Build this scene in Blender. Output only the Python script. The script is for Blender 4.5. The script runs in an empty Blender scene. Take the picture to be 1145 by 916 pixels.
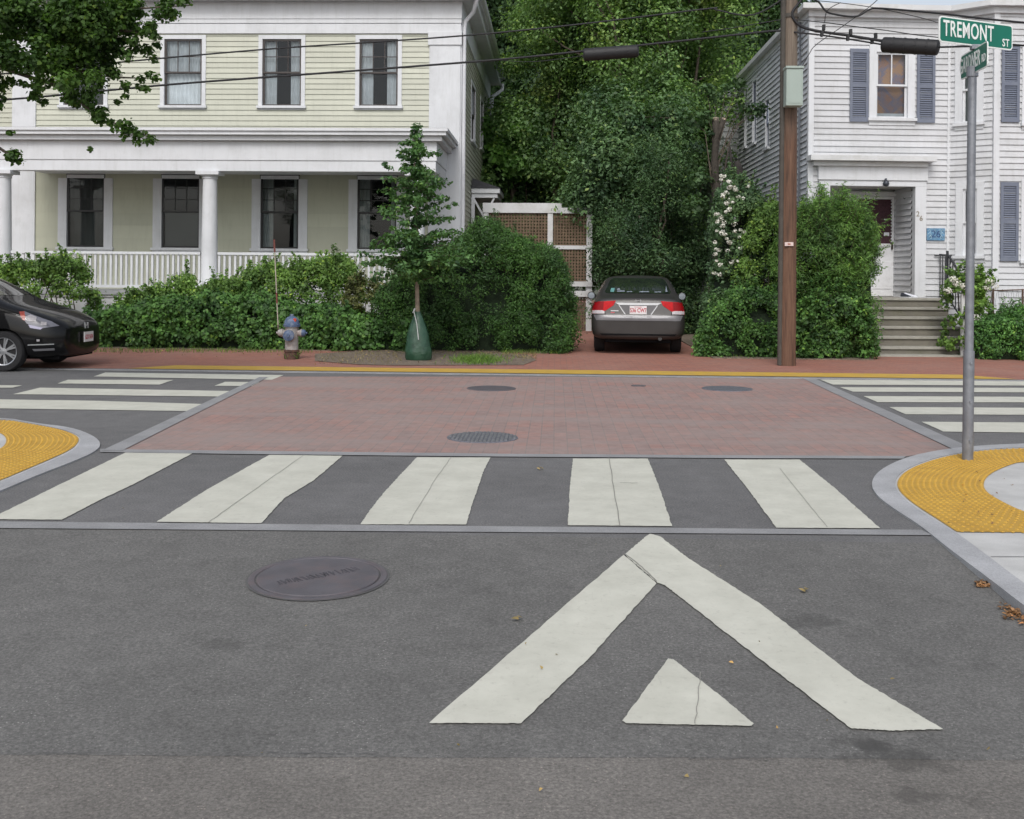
import bpy, bmesh, math, random
import numpy as np
from mathutils import Vector, Matrix
from mathutils.bvhtree import BVHTree
from mathutils import noise as mnoise
R = math.radians
scene = bpy.context.scene
COL = scene.collection
random.seed(7)
rng = np.random.default_rng(11)

# ------------------------------------------------------------------ camera, light, exposure
FPX, CX, HZ = 1220.0, 572.5, 305.0
YAW, ROLL, EYE = math.atan(48.5 / 1220.0), 0.0085, 1.5
cam_data = bpy.data.cameras.new('camera')
cam = bpy.data.objects.new('camera', cam_data); COL.objects.link(cam)
CROT = Matrix.Rotation(YAW, 3, 'Z') @ Matrix.Rotation(R(90), 3, 'X') @ Matrix.Rotation(ROLL, 3, 'Z')
cam.matrix_world = Matrix.Translation((0, 0, EYE)) @ CROT.to_4x4()
cam_data.sensor_width = 36.0
cam_data.lens = 36.0 * FPX / 1145.0
cam_data.shift_y = -(458.0 - HZ) / 1145.0
cam_data.clip_start = 0.05; cam_data.clip_end = 3000
scene.camera = cam
scene.render.resolution_x = 1024; scene.render.resolution_y = 819

SUN_EL, SUN_AZ = R(46), R(186)          # azimuth: compass style, 0 = +Y, clockwise
world = bpy.data.worlds.new('World'); scene.world = world; world.use_nodes = True
wn = world.node_tree; wn.nodes.clear()
sky = wn.nodes.new('ShaderNodeTexSky'); sky.sky_type = 'NISHITA'; sky.sun_disc = False
sky.sun_elevation = SUN_EL; sky.sun_rotation = SUN_AZ; sky.dust_density = 3.0; sky.ozone_density = 1.0
hs = wn.nodes.new('ShaderNodeHueSaturation'); hs.inputs["Saturation"].default_value = 0.42
bg = wn.nodes.new('ShaderNodeBackground'); bg.inputs['Strength'].default_value = 0.13
wo = wn.nodes.new('ShaderNodeOutputWorld')
wn.links.new(sky.outputs[0], hs.inputs['Color']); wn.links.new(hs.outputs[0], bg.inputs['Color'])
wn.links.new(bg.outputs[0], wo.inputs['Surface'])
sun_d = bpy.data.lights.new('sun', 'SUN'); sun_d.energy = 0.92; sun_d.angle = R(18); sun_d.color = (1.0, 0.975, 0.94)
sun = bpy.data.objects.new('sun', sun_d); COL.objects.link(sun)
sdir = Vector((math.sin(SUN_AZ) * math.cos(SUN_EL), math.cos(SUN_AZ) * math.cos(SUN_EL), math.sin(SUN_EL)))
sun.rotation_euler = sdir.to_track_quat('Z', 'Y').to_euler()
sun.location = sdir * 60
vs = scene.view_settings
vs.view_transform = 'Standard'; vs.look = 'None'; vs.exposure = 0.40; vs.gamma = 1; vs.use_curve_mapping = False
scene.render.engine = 'CYCLES'

# ------------------------------------------------------------------ pixel -> place helpers
def ray(px, py):
    return CROT @ Vector(((px - CX) / FPX, -(py - HZ) / FPX, -1.0))
CAMP = Vector((0, 0, EYE))
def P(px, py, Y):
    d = ray(px, py); return CAMP + d * (Y / d.y)
YR, YF, DROP = 6.22, 3.62, 0.09
def ground_z(Y):
    if Y >= YR: return 0.0
    if Y <= YF: return -DROP
    t = (YR - Y) / (YR - YF); return -DROP * t
def G(px, py, dz=0.0):
    d = ray(px, py); z = 0.0
    for _ in range(12):
        t = (z - EYE) / d.z; z = ground_z(d.y * t)
    p = CAMP + d * t; p.z = z + dz; return p
def XP(px, Y): return P(px, 305, Y).x
def ZP(px, py, Y): return P(px, py, Y).z
def frame(origin, ang):
    """local u along wall (to the right seen from outside), d into the building, z up"""
    u = Vector((math.cos(ang), math.sin(ang), 0)); d = Vector((-math.sin(ang), math.cos(ang), 0))
    M = Matrix(((u.x, d.x, 0, origin[0]), (u.y, d.y, 0, origin[1]), (0, 0, 1, 0), (0, 0, 0, 1)))
    return M
def hit(M, px, py, dd=0.0):
    """pixel -> (u, z) on the wall plane d=dd of frame M"""
    Mi = M.inverted(); o = Mi @ CAMP; d = Mi.to_3x3() @ ray(px, py)
    t = (dd - o.y) / d.y; p = o + d * t
    return p.x, p.z

# ------------------------------------------------------------------ mesh builder
class MB:
    def __init__(s, M=None):
        s.v = []; s.f = []; s.m = []; s.M = M or Matrix.Identity(4); s.mi = 0
    def add(s, vs, fs):
        n = len(s.v); s.v += [tuple(s.M @ Vector(v)) for v in vs]
        s.f += [tuple(i + n for i in f) for f in fs]; s.m += [s.mi] * len(fs); return s
    def box(s, x0, x1, y0, y1, z0, z1):
        if x0 > x1: x0, x1 = x1, x0
        if y0 > y1: y0, y1 = y1, y0
        if z0 > z1: z0, z1 = z1, z0
        return s.add([(x0,y0,z0),(x1,y0,z0),(x1,y1,z0),(x0,y1,z0),(x0,y0,z1),(x1,y0,z1),(x1,y1,z1),(x0,y1,z1)],
              [(0,3,2,1),(4,5,6,7),(0,1,5,4),(1,2,6,5),(2,3,7,6),(3,0,4,7)])
    def quad(s, a, b, c, d): return s.add([a, b, c, d], [(0, 1, 2, 3)])
    def bar(s, a, b, w, h=None):
        """square bar between two points"""
        h = h or w; a = Vector(a); b = Vector(b); t = (b - a).normalized()
        up = Vector((0,0,1)) if abs(t.z) < .95 else Vector((0,1,0))
        x = t.cross(up).normalized() * w / 2; y = x.cross(t).normalized() * h / 2
        vs = [a-x-y, a+x-y, a+x+y, a-x+y, b-x-y, b+x-y, b+x+y, b-x+y]
        return s.add(vs, [(0,3,2,1),(4,5,6,7),(0,1,5,4),(1,2,6,5),(2,3,7,6),(3,0,4,7)])
    def tube(s, pts, r, seg=8, caps=True):
        pts = [Vector(p) for p in pts]; n = len(pts)
        rr = r if isinstance(r, (list, tuple)) else [r] * n
        vs = []; fs = []; prev = None
        for i, p in enumerate(pts):
            t = (pts[min(i+1, n-1)] - pts[max(i-1, 0)]).normalized()
            if prev is None:
                a = Vector((0,0,1)) if abs(t.z) < .9 else Vector((1,0,0))
                x = t.cross(a).normalized()
            else:
                x = (prev - t * prev.dot(t)).normalized()
            prev = x; y = t.cross(x)
            for k in range(seg):
                q = 2 * math.pi * k / seg
                vs.append(p + (x * math.cos(q) + y * math.sin(q)) * rr[i])
        for i in range(n - 1):
            for k in range(seg):
                fs.append((i*seg+k, i*seg+(k+1) % seg, (i+1)*seg+(k+1) % seg, (i+1)*seg+k))
        if caps: fs += [tuple(range(seg))[::-1], tuple((n-1)*seg + k for k in range(seg))]
        return s.add(vs, fs)
    def lathe(s, prof, c=(0,0,0), seg=24, axis='Z', caps=True):
        vs = []; fs = []; n = len(prof)
        for (r, h) in prof:
            for k in range(seg):
                q = 2 * math.pi * k / seg; a, b = r * math.cos(q), r * math.sin(q)
                v = {'Z': (a, b, h), 'Y': (a, h, b), 'X': (h, a, b)}[axis]
                vs.append(tuple(v[i] + c[i] for i in range(3)))
        for i in range(n - 1):
            for k in range(seg):
                fs.append((i*seg+k, i*seg+(k+1) % seg, (i+1)*seg+(k+1) % seg, (i+1)*seg+k))
        if caps: fs += [tuple(range(seg))[::-1], tuple((n-1)*seg + k for k in range(seg))]
        return s.add(vs, fs)
    def prism(s, poly, z0, z1, zf=None):
        n = len(poly)
        a = [(p[0], p[1], (p[2] if len(p) > 2 else 0) + z0) for p in poly]; b = [(p[0], p[1], (p[2] if len(p) > 2 else 0) + z1) for p in poly]
        fs = [tuple(range(n))[::-1], tuple(range(n, 2*n))] + [(i, (i+1) % n, n+(i+1) % n, n+i) for i in range(n)]
        return s.add(a + b, fs)
    def build(s, name, mats, parent=None, smooth=False, bevel=0, world=True, auto=None, fix=True):
        me = bpy.data.meshes.new(name)
        off = parent_world(parent) if (parent is not None and world) else Vector((0,0,0))
        me.from_pydata([tuple(Vector(v) - off) for v in s.v], [], s.f)
        if not isinstance(mats, (list, tuple)): mats = [mats]
        for m in mats: me.materials.append(m)
        me.polygons.foreach_set('material_index', s.m)
        if fix:
            bm = bmesh.new(); bm.from_mesh(me); bmesh.ops.recalc_face_normals(bm, faces=bm.faces[:])
            if bevel:
                bmesh.ops.bevel(bm, geom=bm.edges[:], offset=bevel, segments=2, affect='EDGES', profile=.6, clamp_overlap=True)
            bm.to_mesh(me); bm.free()
        if smooth:
            me.polygons.foreach_set('use_smooth', [True] * len(me.polygons))
            if auto: me.set_sharp_from_angle(angle=R(auto))
        me.update()
        o = bpy.data.objects.new(name, me); COL.objects.link(o)
        if parent is not None: o.parent = parent
        return o
WORLDLOC = {}
def parent_world(p):
    v = Vector((0,0,0))
    while p is not None: v += p.location; p = p.parent
    return v
def tag(o, label=None, cat=None, group=None, kind=None):
    if label: o['label'] = label
    if cat: o['category'] = cat
    if group: o['group'] = group
    if kind: o['kind'] = kind
    return o
def thing(name, label, cat, loc=(0,0,0), group=None):
    o = bpy.data.objects.new(name, None); COL.objects.link(o); o.location = loc; o.empty_display_size = .2
    return tag(o, label, cat, group)
def struct(o, label=None): o['kind'] = 'structure'; return o
def copy_tree(o, parent=None):
    c = o.copy(); COL.objects.link(c); c.parent = parent
    for ch in list(o.children): copy_tree(ch, c)
    return c
def text_obj(body, name, M, height, mat, parent, depth=.004, xs=1.0, align='CENTER', spacing=1.0, bold=0.0):
    cu = bpy.data.curves.new('t', 'FONT'); cu.body = body; cu.size = 1; cu.align_x = align; cu.align_y = 'CENTER'
    cu.extrude = .5; cu.resolution_u = 4; cu.space_character = spacing; cu.offset = bold
    to = bpy.data.objects.new('t', cu); COL.objects.link(to)
    dg = bpy.context.evaluated_depsgraph_get(); me = bpy.data.meshes.new_from_object(to.evaluated_get(dg))
    bpy.data.objects.remove(to)
    hh = height / 0.70
    off = parent_world(parent)
    for v in me.vertices:
        p = M @ Vector((v.co.x * hh * xs, v.co.y * hh, v.co.z * depth)); v.co = p - off
    me.name = name; me.materials.clear(); me.materials.append(mat)
    o = bpy.data.objects.new(name, me); COL.objects.link(o); o.parent = parent
    return o

# ------------------------------------------------------------------ materials
MATS = {}
def nodes(name):
    m = bpy.data.materials.new(name); m.use_nodes = True; nt = m.node_tree
    b = nt.nodes['Principled BSDF']; MATS[name] = m
    return m, nt, b
def N(nt, t, **k):
    n = nt.nodes.new(t)
    for a, v in k.items():
        if a.startswith('_'): setattr(n, a[1:], v)
        else: n.inputs[a.replace('__', ' ')].default_value = v
    return n
def L(nt, a, b): nt.links.new(a, b)
def coords(nt, scale=(1,1,1), rot=(0,0,0)):
    tc = N(nt, 'ShaderNodeNewGeometry'); mp = N(nt, 'ShaderNodeMapping')
    mp.inputs['Scale'].default_value = scale; mp.inputs['Rotation'].default_value = rot
    L(nt, tc.outputs['Position'], mp.inputs[0]); return mp.outputs[0]
def ocoords(nt, scale=(1,1,1)):
    tc = N(nt, 'ShaderNodeTexCoord'); mp = N(nt, 'ShaderNodeMapping'); mp.inputs['Scale'].default_value = scale
    L(nt, tc.outputs['Object'], mp.inputs[0]); return mp.outputs[0]
def ramp(nt, src, stops):
    r = N(nt, 'ShaderNodeValToRGB'); e = r.color_ramp.elements
    while len(e) < len(stops): e.new(.5)
    for i, (p, c) in enumerate(stops):
        e[i].position = p; e[i].color = (*c, 1) if len(c) == 3 else c
    L(nt, src, r.inputs[0]); return r.outputs[0]
def mixc(nt, fac, a, b, mode='MIX'):
    m = N(nt, 'ShaderNodeMix', _data_type='RGBA', _blend_type=mode)
    for s, v in ((0, fac), (6, a), (7, b)):
        if hasattr(v, 'is_linked'): L(nt, v, m.inputs[s])
        elif isinstance(v, (int, float)): m.inputs[s].default_value = v
        else: m.inputs[s].default_value = (*v, 1) if len(v) == 3 else v
    return m.outputs[2]
def noise(nt, vec, scale, detail=4, rough=.55, dist=0):
    n = N(nt, 'ShaderNodeTexNoise', Scale=scale, Detail=detail, Roughness=rough, Distortion=dist)
    L(nt, vec, n.inputs['Vector']); return n.outputs['Fac']
def bump(nt, b, src, strength=.3, dist=.01):
    bp = N(nt, 'ShaderNodeBump', Strength=strength, Distance=dist); L(nt, src, bp.inputs['Height'])
    L(nt, bp.outputs[0], b.inputs['Normal'])
def mat(name, col, rough=.6, var=.12, scale=3.0, metal=0, spec=.5, bmp=0, bscale=60, dirt=None, dscale=1.2, emit=None):
    if name in MATS: return MATS[name]
    m, nt, b = nodes(name)
    b.inputs['Roughness'].default_value = rough; b.inputs['Metallic'].default_value = metal
    b.inputs['Specular IOR Level'].default_value = spec
    v = coords(nt)
    lo = tuple(max(0, c * (1 - var)) for c in col); hi = tuple(min(1, c * (1 + var)) for c in col)
    c = ramp(nt, noise(nt, v, scale, 6), [(.3, lo), (.7, hi)])
    if dirt:
        f = ramp(nt, noise(nt, v, dscale, 8, .7), [(.48, (0,0,0)), (.75, (1,1,1))])
        c = mixc(nt, f, c, dirt)
    L(nt, c, b.inputs['Base Color'])
    if bmp: bump(nt, b, noise(nt, v, bscale, 5), bmp, .01)
    return m

def asphalt(name, base, speck, warm=0, stains=False, spots=()):
    m, nt, b = nodes(name); v = coords(nt)
    big = noise(nt, v, .55, 5, .6); mid = noise(nt, v, 6, 6, .65); fine = noise(nt, v, 75, 5, .85)
    c = ramp(nt, big, [(.3, tuple(x * .86 for x in base)), (.7, tuple(x * 1.12 for x in base))])
    c = mixc(nt, 1.0, c, ramp(nt, mid, [(.3, (.88,.88,.88)), (.7, (1.11,1.11,1.11))]), 'MULTIPLY')
    c = mixc(nt, 1.0, c, ramp(nt, fine, [(.36, (.60,.60,.60)), (.52, (1,1,1)), (.66, (1.5,1.5,1.47))]), 'MULTIPLY')
    vo = N(nt, 'ShaderNodeTexVoronoi', Scale=70.0, Randomness=1.0); L(nt, v, vo.inputs['Vector'])
    sp = ramp(nt, vo.outputs['Distance'], [(.0, (1,1,1)), (.16, (1,1,1)), (.24, (0,0,0))])
    spm = ramp(nt, vo.outputs['Color'], [(.66, (0,0,0)), (.74, (1,1,1))])
    sp = mixc(nt, 1.0, sp, spm, 'MULTIPLY')
    patch = ramp(nt, noise(nt, v, 2.2, 5, .7), [(.4, (.1,.1,.1)), (.7, (.8,.8,.8))])
    sp = mixc(nt, 1.0, sp, patch, 'MULTIPLY')
    c = mixc(nt, sp, c, speck)
    if stains:
        n2 = noise(nt, coords(nt, (1, 2.6, 1)), 1.6, 6, .75)
        st = ramp(nt, n2, [(.62, (0,0,0)), (.78, (.55,.55,.55))])
        c = mixc(nt, st, c, tuple(x * .45 for x in base))
    for (sx, sy, srx, sry, sa) in spots:     # oil stains
        mp = N(nt, 'ShaderNodeMapping'); mp.inputs['Location'].default_value = (-sx/srx, -sy/sry, 0); mp.inputs['Scale'].default_value = (1/srx, 1/sry, 0)
        L(nt, v, mp.inputs[0]); ln = N(nt, 'ShaderNodeVectorMath', _operation='LENGTH'); L(nt, mp.outputs[0], ln.inputs[0])
        nn = noise(nt, v, 8, 8, .75); ad = N(nt, 'ShaderNodeMath', _operation='ADD'); L(nt, ln.outputs['Value'], ad.inputs[0])
        ml = N(nt, 'ShaderNodeMath', _operation='MULTIPLY_ADD'); L(nt, nn, ml.inputs[0]); ml.inputs[1].default_value = 4.6; ml.inputs[2].default_value = -2.2; L(nt, ml.outputs[0], ad.inputs[1])
        c = mixc(nt, ramp(nt, ad.outputs[0], [(.35, (sa,)*3), (1.0, (0,0,0))]), c, tuple(x * .42 for x in base))
    L(nt, c, b.inputs['Base Color']); b.inputs['Roughness'].default_value = .88
    b.inputs['Specular IOR Level'].default_value = .3
    bump(nt, b, fine, .55, .006)
    return m
def gspot(px, py, w, h, a):
    p = G(px, py); return (p.x, p.y, (G(px+w, py) - G(px, py)).length, abs(G(px, py-h).y - p.y), a)
OIL = [gspot(905,695,40,10,.5), gspot(1000,845,70,18,.6), gspot(1035,890,60,12,.6), gspot(960,832,40,10,.6), gspot(250,720,30,8,.35), gspot(860,745,30,6,.35)]
ASPH = asphalt('asphalt_ramp', (.148,.146,.141), (.50,.50,.47), stains=True, spots=OIL)
ASPH2 = asphalt('asphalt_table', (.152,.151,.152), (.44,.40,.38))
ASPH3 = asphalt('asphalt_worn', (.180,.170,.158), (.48,.40,.36), stains=True, spots=OIL)

def bricks(name, c1, c2, mortar, scale, bw=.2, bh=.1, rot=0, joint=.03, weather=(.24,.22,.21), wamt=.5, dark=None):
    m, nt, b = nodes(name); v = coords(nt, (1,1,1), (0,0,rot))
    br = N(nt, 'ShaderNodeTexBrick', Scale=1.0)
    br.inputs['Brick Width'].default_value = bw; br.inputs['Row Height'].default_value = bh
    br.inputs['Mortar Size'].default_value = joint; br.inputs['Color1'].default_value = (*c1, 1)
    br.inputs['Color2'].default_value = (*c2, 1); br.inputs['Mortar'].default_value = (*mortar, 1); br.inputs['Bias'].default_value = 0
    L(nt, v, br.inputs['Vector'])
    c = br.outputs['Color']
    c = mixc(nt, ramp(nt, noise(nt, v, .8, 7, .7), [(.35, (0,0,0)), (.7, (wamt,)*3)]), c, weather)
    c = mixc(nt, 1.0, c, ramp(nt, noise(nt, v, 9, 6, .7), [(.3, (.84,.84,.84)), (.7, (1.14,1.14,1.14))]), 'MULTIPLY')
    if dark: # worn wheel band along the street
        s = N(nt, 'ShaderNodeSeparateXYZ'); L(nt, coords(nt), s.inputs[0])
        n3 = noise(nt, coords(nt, (.15, 2.2, 1)), 1.0, 5, .6)
        c = mixc(nt, ramp(nt, n3, [(.45, (0,0,0)), (.65, (.6,.6,.6))]), c, dark)
    L(nt, c, b.inputs['Base Color']); b.inputs['Roughness'].default_value = .85; b.inputs['Specular IOR Level'].default_value = .3
    bump(nt, b, br.outputs['Fac'], -.35, .004)
    return m
BRICK = bricks('brick_crossing', (.34,.195,.168), (.262,.188,.174), (.20,.162,.15), 1, bw=.235, bh=.118, rot=R(90), joint=.005, weather=(.31,.25,.23), wamt=.7, dark=(.29,.245,.23))
BRICKW = bricks('brick_sidewalk', (.36,.15,.105), (.29,.125,.095), (.19,.12,.10), 1, bw=.2, bh=.1, joint=.006, weather=(.33,.20,.165), wamt=.6)
def granite(name, c, sp=.25):
    m, nt, b = nodes(name); v = coords(nt)
    f = noise(nt, v, 120, 3, .8); g = noise(nt, v, 2.5, 5, .6)
    cc = ramp(nt, f, [(.3, tuple(x * (1-sp) for x in c)), (.7, tuple(x * (1+sp) for x in c))])
    cc = mixc(nt, 1.0, cc, ramp(nt, g, [(.3, (.82,.82,.82)), (.7, (1.12,1.12,1.12))]), 'MULTIPLY')
    L(nt, cc, b.inputs['Base Color']); b.inputs['Roughness'].default_value = .75; bump(nt, b, f, .2, .004); return m
GRAN = granite('granite', (.27,.272,.278)); GRANP = granite('granite_pale', (.37,.375,.388))
CONC = granite('concrete', (.50,.50,.49), .1)
def paint():
    m, nt, b = nodes('road_paint'); v = coords(nt)
    c = ramp(nt, noise(nt, v, 3.2, 7, .7), [(.3, (.47,.468,.405)), (.7, (.60,.598,.525))])
    c = mixc(nt, ramp(nt, noise(nt, v, 30, 6, .75), [(.56, (0,0,0)), (.75, (.6,.6,.6))]), c, (.33,.325,.28))
    c = mixc(nt, ramp(nt, noise(nt, coords(nt, (14, 1.2, 1)), 2, 6, .75), [(.63, (0,0,0)), (.72, (.4,.4,.4))]), c, (.29,.29,.27))
    L(nt, c, b.inputs['Base Color']); b.inputs['Roughness'].default_value = .7
    bump(nt, b, noise(nt, v, 80, 4, .7), .25, .003); return m
PAINT = paint()
CRACK = mat('crack_filler', (.10,.10,.10), .9); PCRACK = mat('paint_crack', (.26,.255,.23), .9)
def tactile():
    m, nt, b = nodes('tactile_yellow'); v = coords(nt)
    c = ramp(nt, noise(nt, v, 5, 7, .7), [(.3, (.41,.235,.030)), (.7, (.54,.325,.045))])
    c = mixc(nt, ramp(nt, noise(nt, v, 22, 6, .75), [(.55, (0,0,0)), (.8, (.6,.6,.6))]), c, (.27,.19,.08))
    L(nt, c, b.inputs['Base Color']); b.inputs['Roughness'].default_value = .7; return m
YEL = tactile()
YELLINE = mat('tactile_yellow_far', (.52,.33,.05), .7, .1, 4, dirt=(.45,.3,.1), dscale=6)
IRON = mat('cast_iron', (.125,.118,.130), .55, .15, 8, metal=.3, bmp=.25, bscale=120, dirt=(.17,.13,.13), dscale=5)
IRON2 = mat('cast_iron_worn', (.16,.165,.19), .5, .3, 30, metal=.3, bmp=.6, bscale=60)
SOIL = mat('soil', (.16,.125,.095), .95, .35, 14, bmp=.6, bscale=30, dirt=(.24,.20,.15), dscale=7)
EARTH = mat('earth', (.07,.075,.045), .95, .35, 2, bmp=.3)
WHITE = mat('white_paint', (.66,.675,.70), .5, .04, 2, dirt=(.56,.57,.585), dscale=1.5)
WHITE2 = mat('white_trim_aged', (.62,.63,.64), .55, .05, 2, dirt=(.50,.50,.48), dscale=3)
SIDEG = mat('clapboard_green', (.54,.55,.46), .6, .04, 1.5, dirt=(.50,.51,.43), dscale=1.2)
SIDEG2 = mat('flat_board_green', (.50,.51,.40), .6, .04, 1.0)
SIDEW = mat('clapboard_white', (.58,.59,.61), .6, .05, 1.5, dirt=(.47,.475,.48), dscale=1.6)
SIDEW2 = mat('clapboard_grey_white', (.62,.64,.67), .6, .06, 1.5, dirt=(.44,.45,.46), dscale=1.0)
SASH = mat('sash_brown', (.055,.045,.042), .45, .1)
SASHB = mat('sash_black', (.018,.018,.02), .4, .1)
DARKROOM = mat('dark_room', (.014,.014,.018), .95, .3, 1.5)
CURT = mat('curtain', (.70,.72,.76), .9, .12, 5)
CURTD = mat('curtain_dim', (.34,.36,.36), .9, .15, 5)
SHUT = mat('shutter_slate', (.15,.17,.225), .55, .06, 4, dirt=(.20,.22,.27), dscale=3)
def board_variation(m, lo, hi):
    nt = m.node_tree; b = nt.nodes['Principled BSDF']; l = b.inputs['Base Color'].links[0]; src = l.from_socket
    g = N(nt, 'ShaderNodeNewGeometry'); r = ramp(nt, g.outputs['Random Per Island'], [(0, (lo,)*3), (1, (hi,)*3)])
    st = ramp(nt, noise(nt, coords(nt, (6, 6, .7)), 2.0, 7, .7), [(.5, (1,1,1)), (.8, (.86,.86,.84))])
    c = mixc(nt, 1.0, mixc(nt, 1.0, src, r, 'MULTIPLY'), st, 'MULTIPLY'); L(nt, c, b.inputs['Base Color'])
for m_ in (SIDEG, SIDEG2, SIDEW, SIDEW2): board_variation(m_, .93, 1.04)
board_variation(WHITE, 1.0, 1.0)
ROOFM = mat('roof_shingle', (.045,.045,.05), .9, .3, 15, bmp=.4)
GUTTER = mat('gutter_white', (.66,.67,.70), .4, .04)
def glass_mat():
    m, nt, b = nodes('window_glass')
    out = nt.nodes['Material Output']; tr = N(nt, 'ShaderNodeBsdfTransparent'); gl = N(nt, 'ShaderNodeBsdfGlossy', Roughness=.02)
    fr = N(nt, 'ShaderNodeFresnel', IOR=1.42); mx = N(nt, 'ShaderNodeMixShader')
    tr.inputs['Color'].default_value = (.80,.84,.84,1); gl.inputs['Color'].default_value = (.9,.95,1,1)
    L(nt, fr.outputs[0], mx.inputs[0]); L(nt, tr.outputs[0], mx.inputs[1]); L(nt, gl.outputs[0], mx.inputs[2]); L(nt, mx.outputs[0], out.inputs[0]); return m
GLASS = glass_mat()
LEAFGAIN = 1.7
def leafmat(name, c, var=.35, trans=.28, yel=None, ns=1.2, rough=.55):
    m, nt, b = nodes(name); out = nt.nodes['Material Output']
    g = N(nt, 'ShaderNodeNewGeometry')
    c = tuple(x * LEAFGAIN for x in c)
    a = tuple(x * (1 - var) for x in c); d = tuple(min(1, x * (1 + var)) for x in c)
    col = ramp(nt, g.outputs['Random Per Island'], [(0, a), (.90, d), (.93, d), (1, (min(1, d[0]*1.9), min(1, d[1]*1.45), d[2]*1.1))])
    n = noise(nt, coords(nt), ns, 3, .6)
    col = mixc(nt, 1.0, col, ramp(nt, n, [(.32, (.50,.55,.6)), (.68, (1.45,1.38,1.15))]), 'MULTIPLY')
    if yel:
        col = mixc(nt, ramp(nt, noise(nt, coords(nt), .55, 4, .6), [(.54, (0,0,0)), (.70, (.8,.8,.8))]), col, yel)
    L(nt, col, b.inputs['Base Color']); b.inputs['Roughness'].default_value = rough; b.inputs['Specular IOR Level'].default_value = .35
    tr = N(nt, 'ShaderNodeBsdfTranslucent'); L(nt, mixc(nt, 1.0, col, (1.5,1.7,.7), 'MULTIPLY'), tr.inputs['Color'])
    mx = N(nt, 'ShaderNodeMixShader'); mx.inputs[0].default_value = trans
    L(nt, b.outputs[0], mx.inputs[1]); L(nt, tr.outputs[0], mx.inputs[2]); L(nt, mx.outputs[0], out.inputs[0])
    return m
BARK = mat('bark', (.10,.08,.062), .9, .35, 12, bmp=.6, bscale=30)
BARKL = mat('bark_pale', (.22,.18,.14), .85, .25, 10, bmp=.4, bscale=30)
# ================================================================== GROUND AND ROADS
mb = MB(); mb.quad((-500,-400,-.16), (500,-400,-.16), (500,700,-.16), (-500,700,-.16)); struct(mb.build('ground', EARTH))
# near side street: rises as a ramp to the raised table
mb = MB()
ys = [-30, -2, YF - .35]
xs = np.arange(-16, 16.01, .12)
rr = random.Random(3)
seam = {}
row0 = []
for x in xs: row0.append((x, G(572 + (x*FPX/3.6 if abs(x) < 3 else 1000*math.copysign(1,x))*.95, 846 + .005*max(-600,min(600,x*300))).y + .004 * math.sin(x * 3) + rr.uniform(-.004, .004) + .006 * math.sin(x * .9), -DROP))
rows = [row0, [(x, YF + .06, ground_z(YF+.06)) for x in xs], [(x, YF + .4, ground_z(YF + .4)) for x in xs], [(x, YR, 0) for x in xs]]
vs_ = [p for r_ in rows for p in r_]; n_ = len(xs)
fs_ = [(j*n_+i, j*n_+i+1, (j+1)*n_+i+1, (j+1)*n_+i) for j in range(3) for i in range(n_-1)]
mb.add(vs_, fs_); struct(mb.build('side_street', ASPH))
mb = MB(); mb.quad((-16,-30,-DROP-.001), (16,-30,-DROP-.001), (16,YF+.1,-DROP-.001), (-16,YF+.1,-DROP-.001)); struct(mb.build('side_street_old_asphalt', ASPH3))
YK = 16.45   # far kerb line
mb = MB(); mb.quad((-80,YR,0), (80,YR,0), (80,YK+.3,0), (-80,YK+.3,0)); struct(mb.build('main_street', ASPH2))

def sheet(name, pts, z, m, holes=None):
    mb = MB(); mb.add([(p[0], p[1], p[2] + z) for p in pts], [tuple(range(len(pts)))]); o = mb.build(name, m); return struct(o)
def gp(*l): return [G(x, y) for x, y in l]
# brick crossing
bl, br_, tl, tr_ = G(141, 506.5), G(1064, 503), G(298, 421.5), G(899, 424)
bm1 = [G(270, 506), G(570, 510), G(840, 511.6), G(1013, 511)]
sheet('brick_crossing', [G(136,504.5)] + bm1 + [br_, tr_, G(620,421.5), tl], .004, BRICK)
# granite bands
sheet('granite_band_near', gp((112,503),(136,503.5),(570,508.5),(840,510.3),(1013,511),(1010,514),(840,513.5),(570,511.8),(270,508.8),(112,506.5)), .008, GRAN)
sheet('granite_band_left', gp((114,505),(137,505),(300,422.5),(290,422.5)), .0105, GRAN)
sheet('granite_band_right', gp((897,423.5),(910,423.5),(1080,499),(1067,504)), .0085, GRAN)
sheet('granite_band_front', gp((-200,584.5-2.5),(0,584.2),(400,588),(840,592.3),(1030,593.5),(1043,599.6),(840,598),(400,595),(0,591.6),(-200,589.5)), .006, GRAN)

# ---- painted markings
def wob(p, q, n, amp, seed):
    r = random.Random(seed); out = []
    for i in range(n):
        t = i / n; a = p.lerp(q, t); d = (q - p).normalized(); nn = Vector((-d.y, d.x, 0))
        out.append(a + nn * (r.uniform(-amp, amp) if i else 0))
    return out
def marking(mb, px, amp=.003, seed=0, z=.006, n=26):
    pts = gp(*px); out = []
    for i in range(len(pts)): out += wob(pts[i], pts[(i+1) % len(pts)], n, amp, seed + i)
    mb.add([(p.x, p.y, p.z + z) for p in out], [tuple(range(len(out)))])
mb = MB()
bars = [[(140,507),(215,508),(150,542),(112,560),(69,582.3),(-12,581.6),(60,546)],
        [(301,509.5),(383,510.5),(351,538),(318,558),(292,586.2),(175,584.6),(232,548)],
        [(466,512.2),(548.5,512.4),(541,527),(533,550),(521,587.6),(403,587.4),(414,571),(430,551),(452,527)],
        [(640.5,513.6),(724.5,513.6),(737,545),(751.5,589.4),(635,588.4),(637,550)],
        [(810,514.7),(894,514.7),(935,548),(984,591.8),(868,591.2),(840,553)]]
for i, b_ in enumerate(bars): marking(mb, b_, seed=i*10)
struct(mb.build('crosswalk_bars', PAINT))
mb = MB(); a_ = lambda x, y: (x/3.8167, 400 + y/3.8167)
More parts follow.
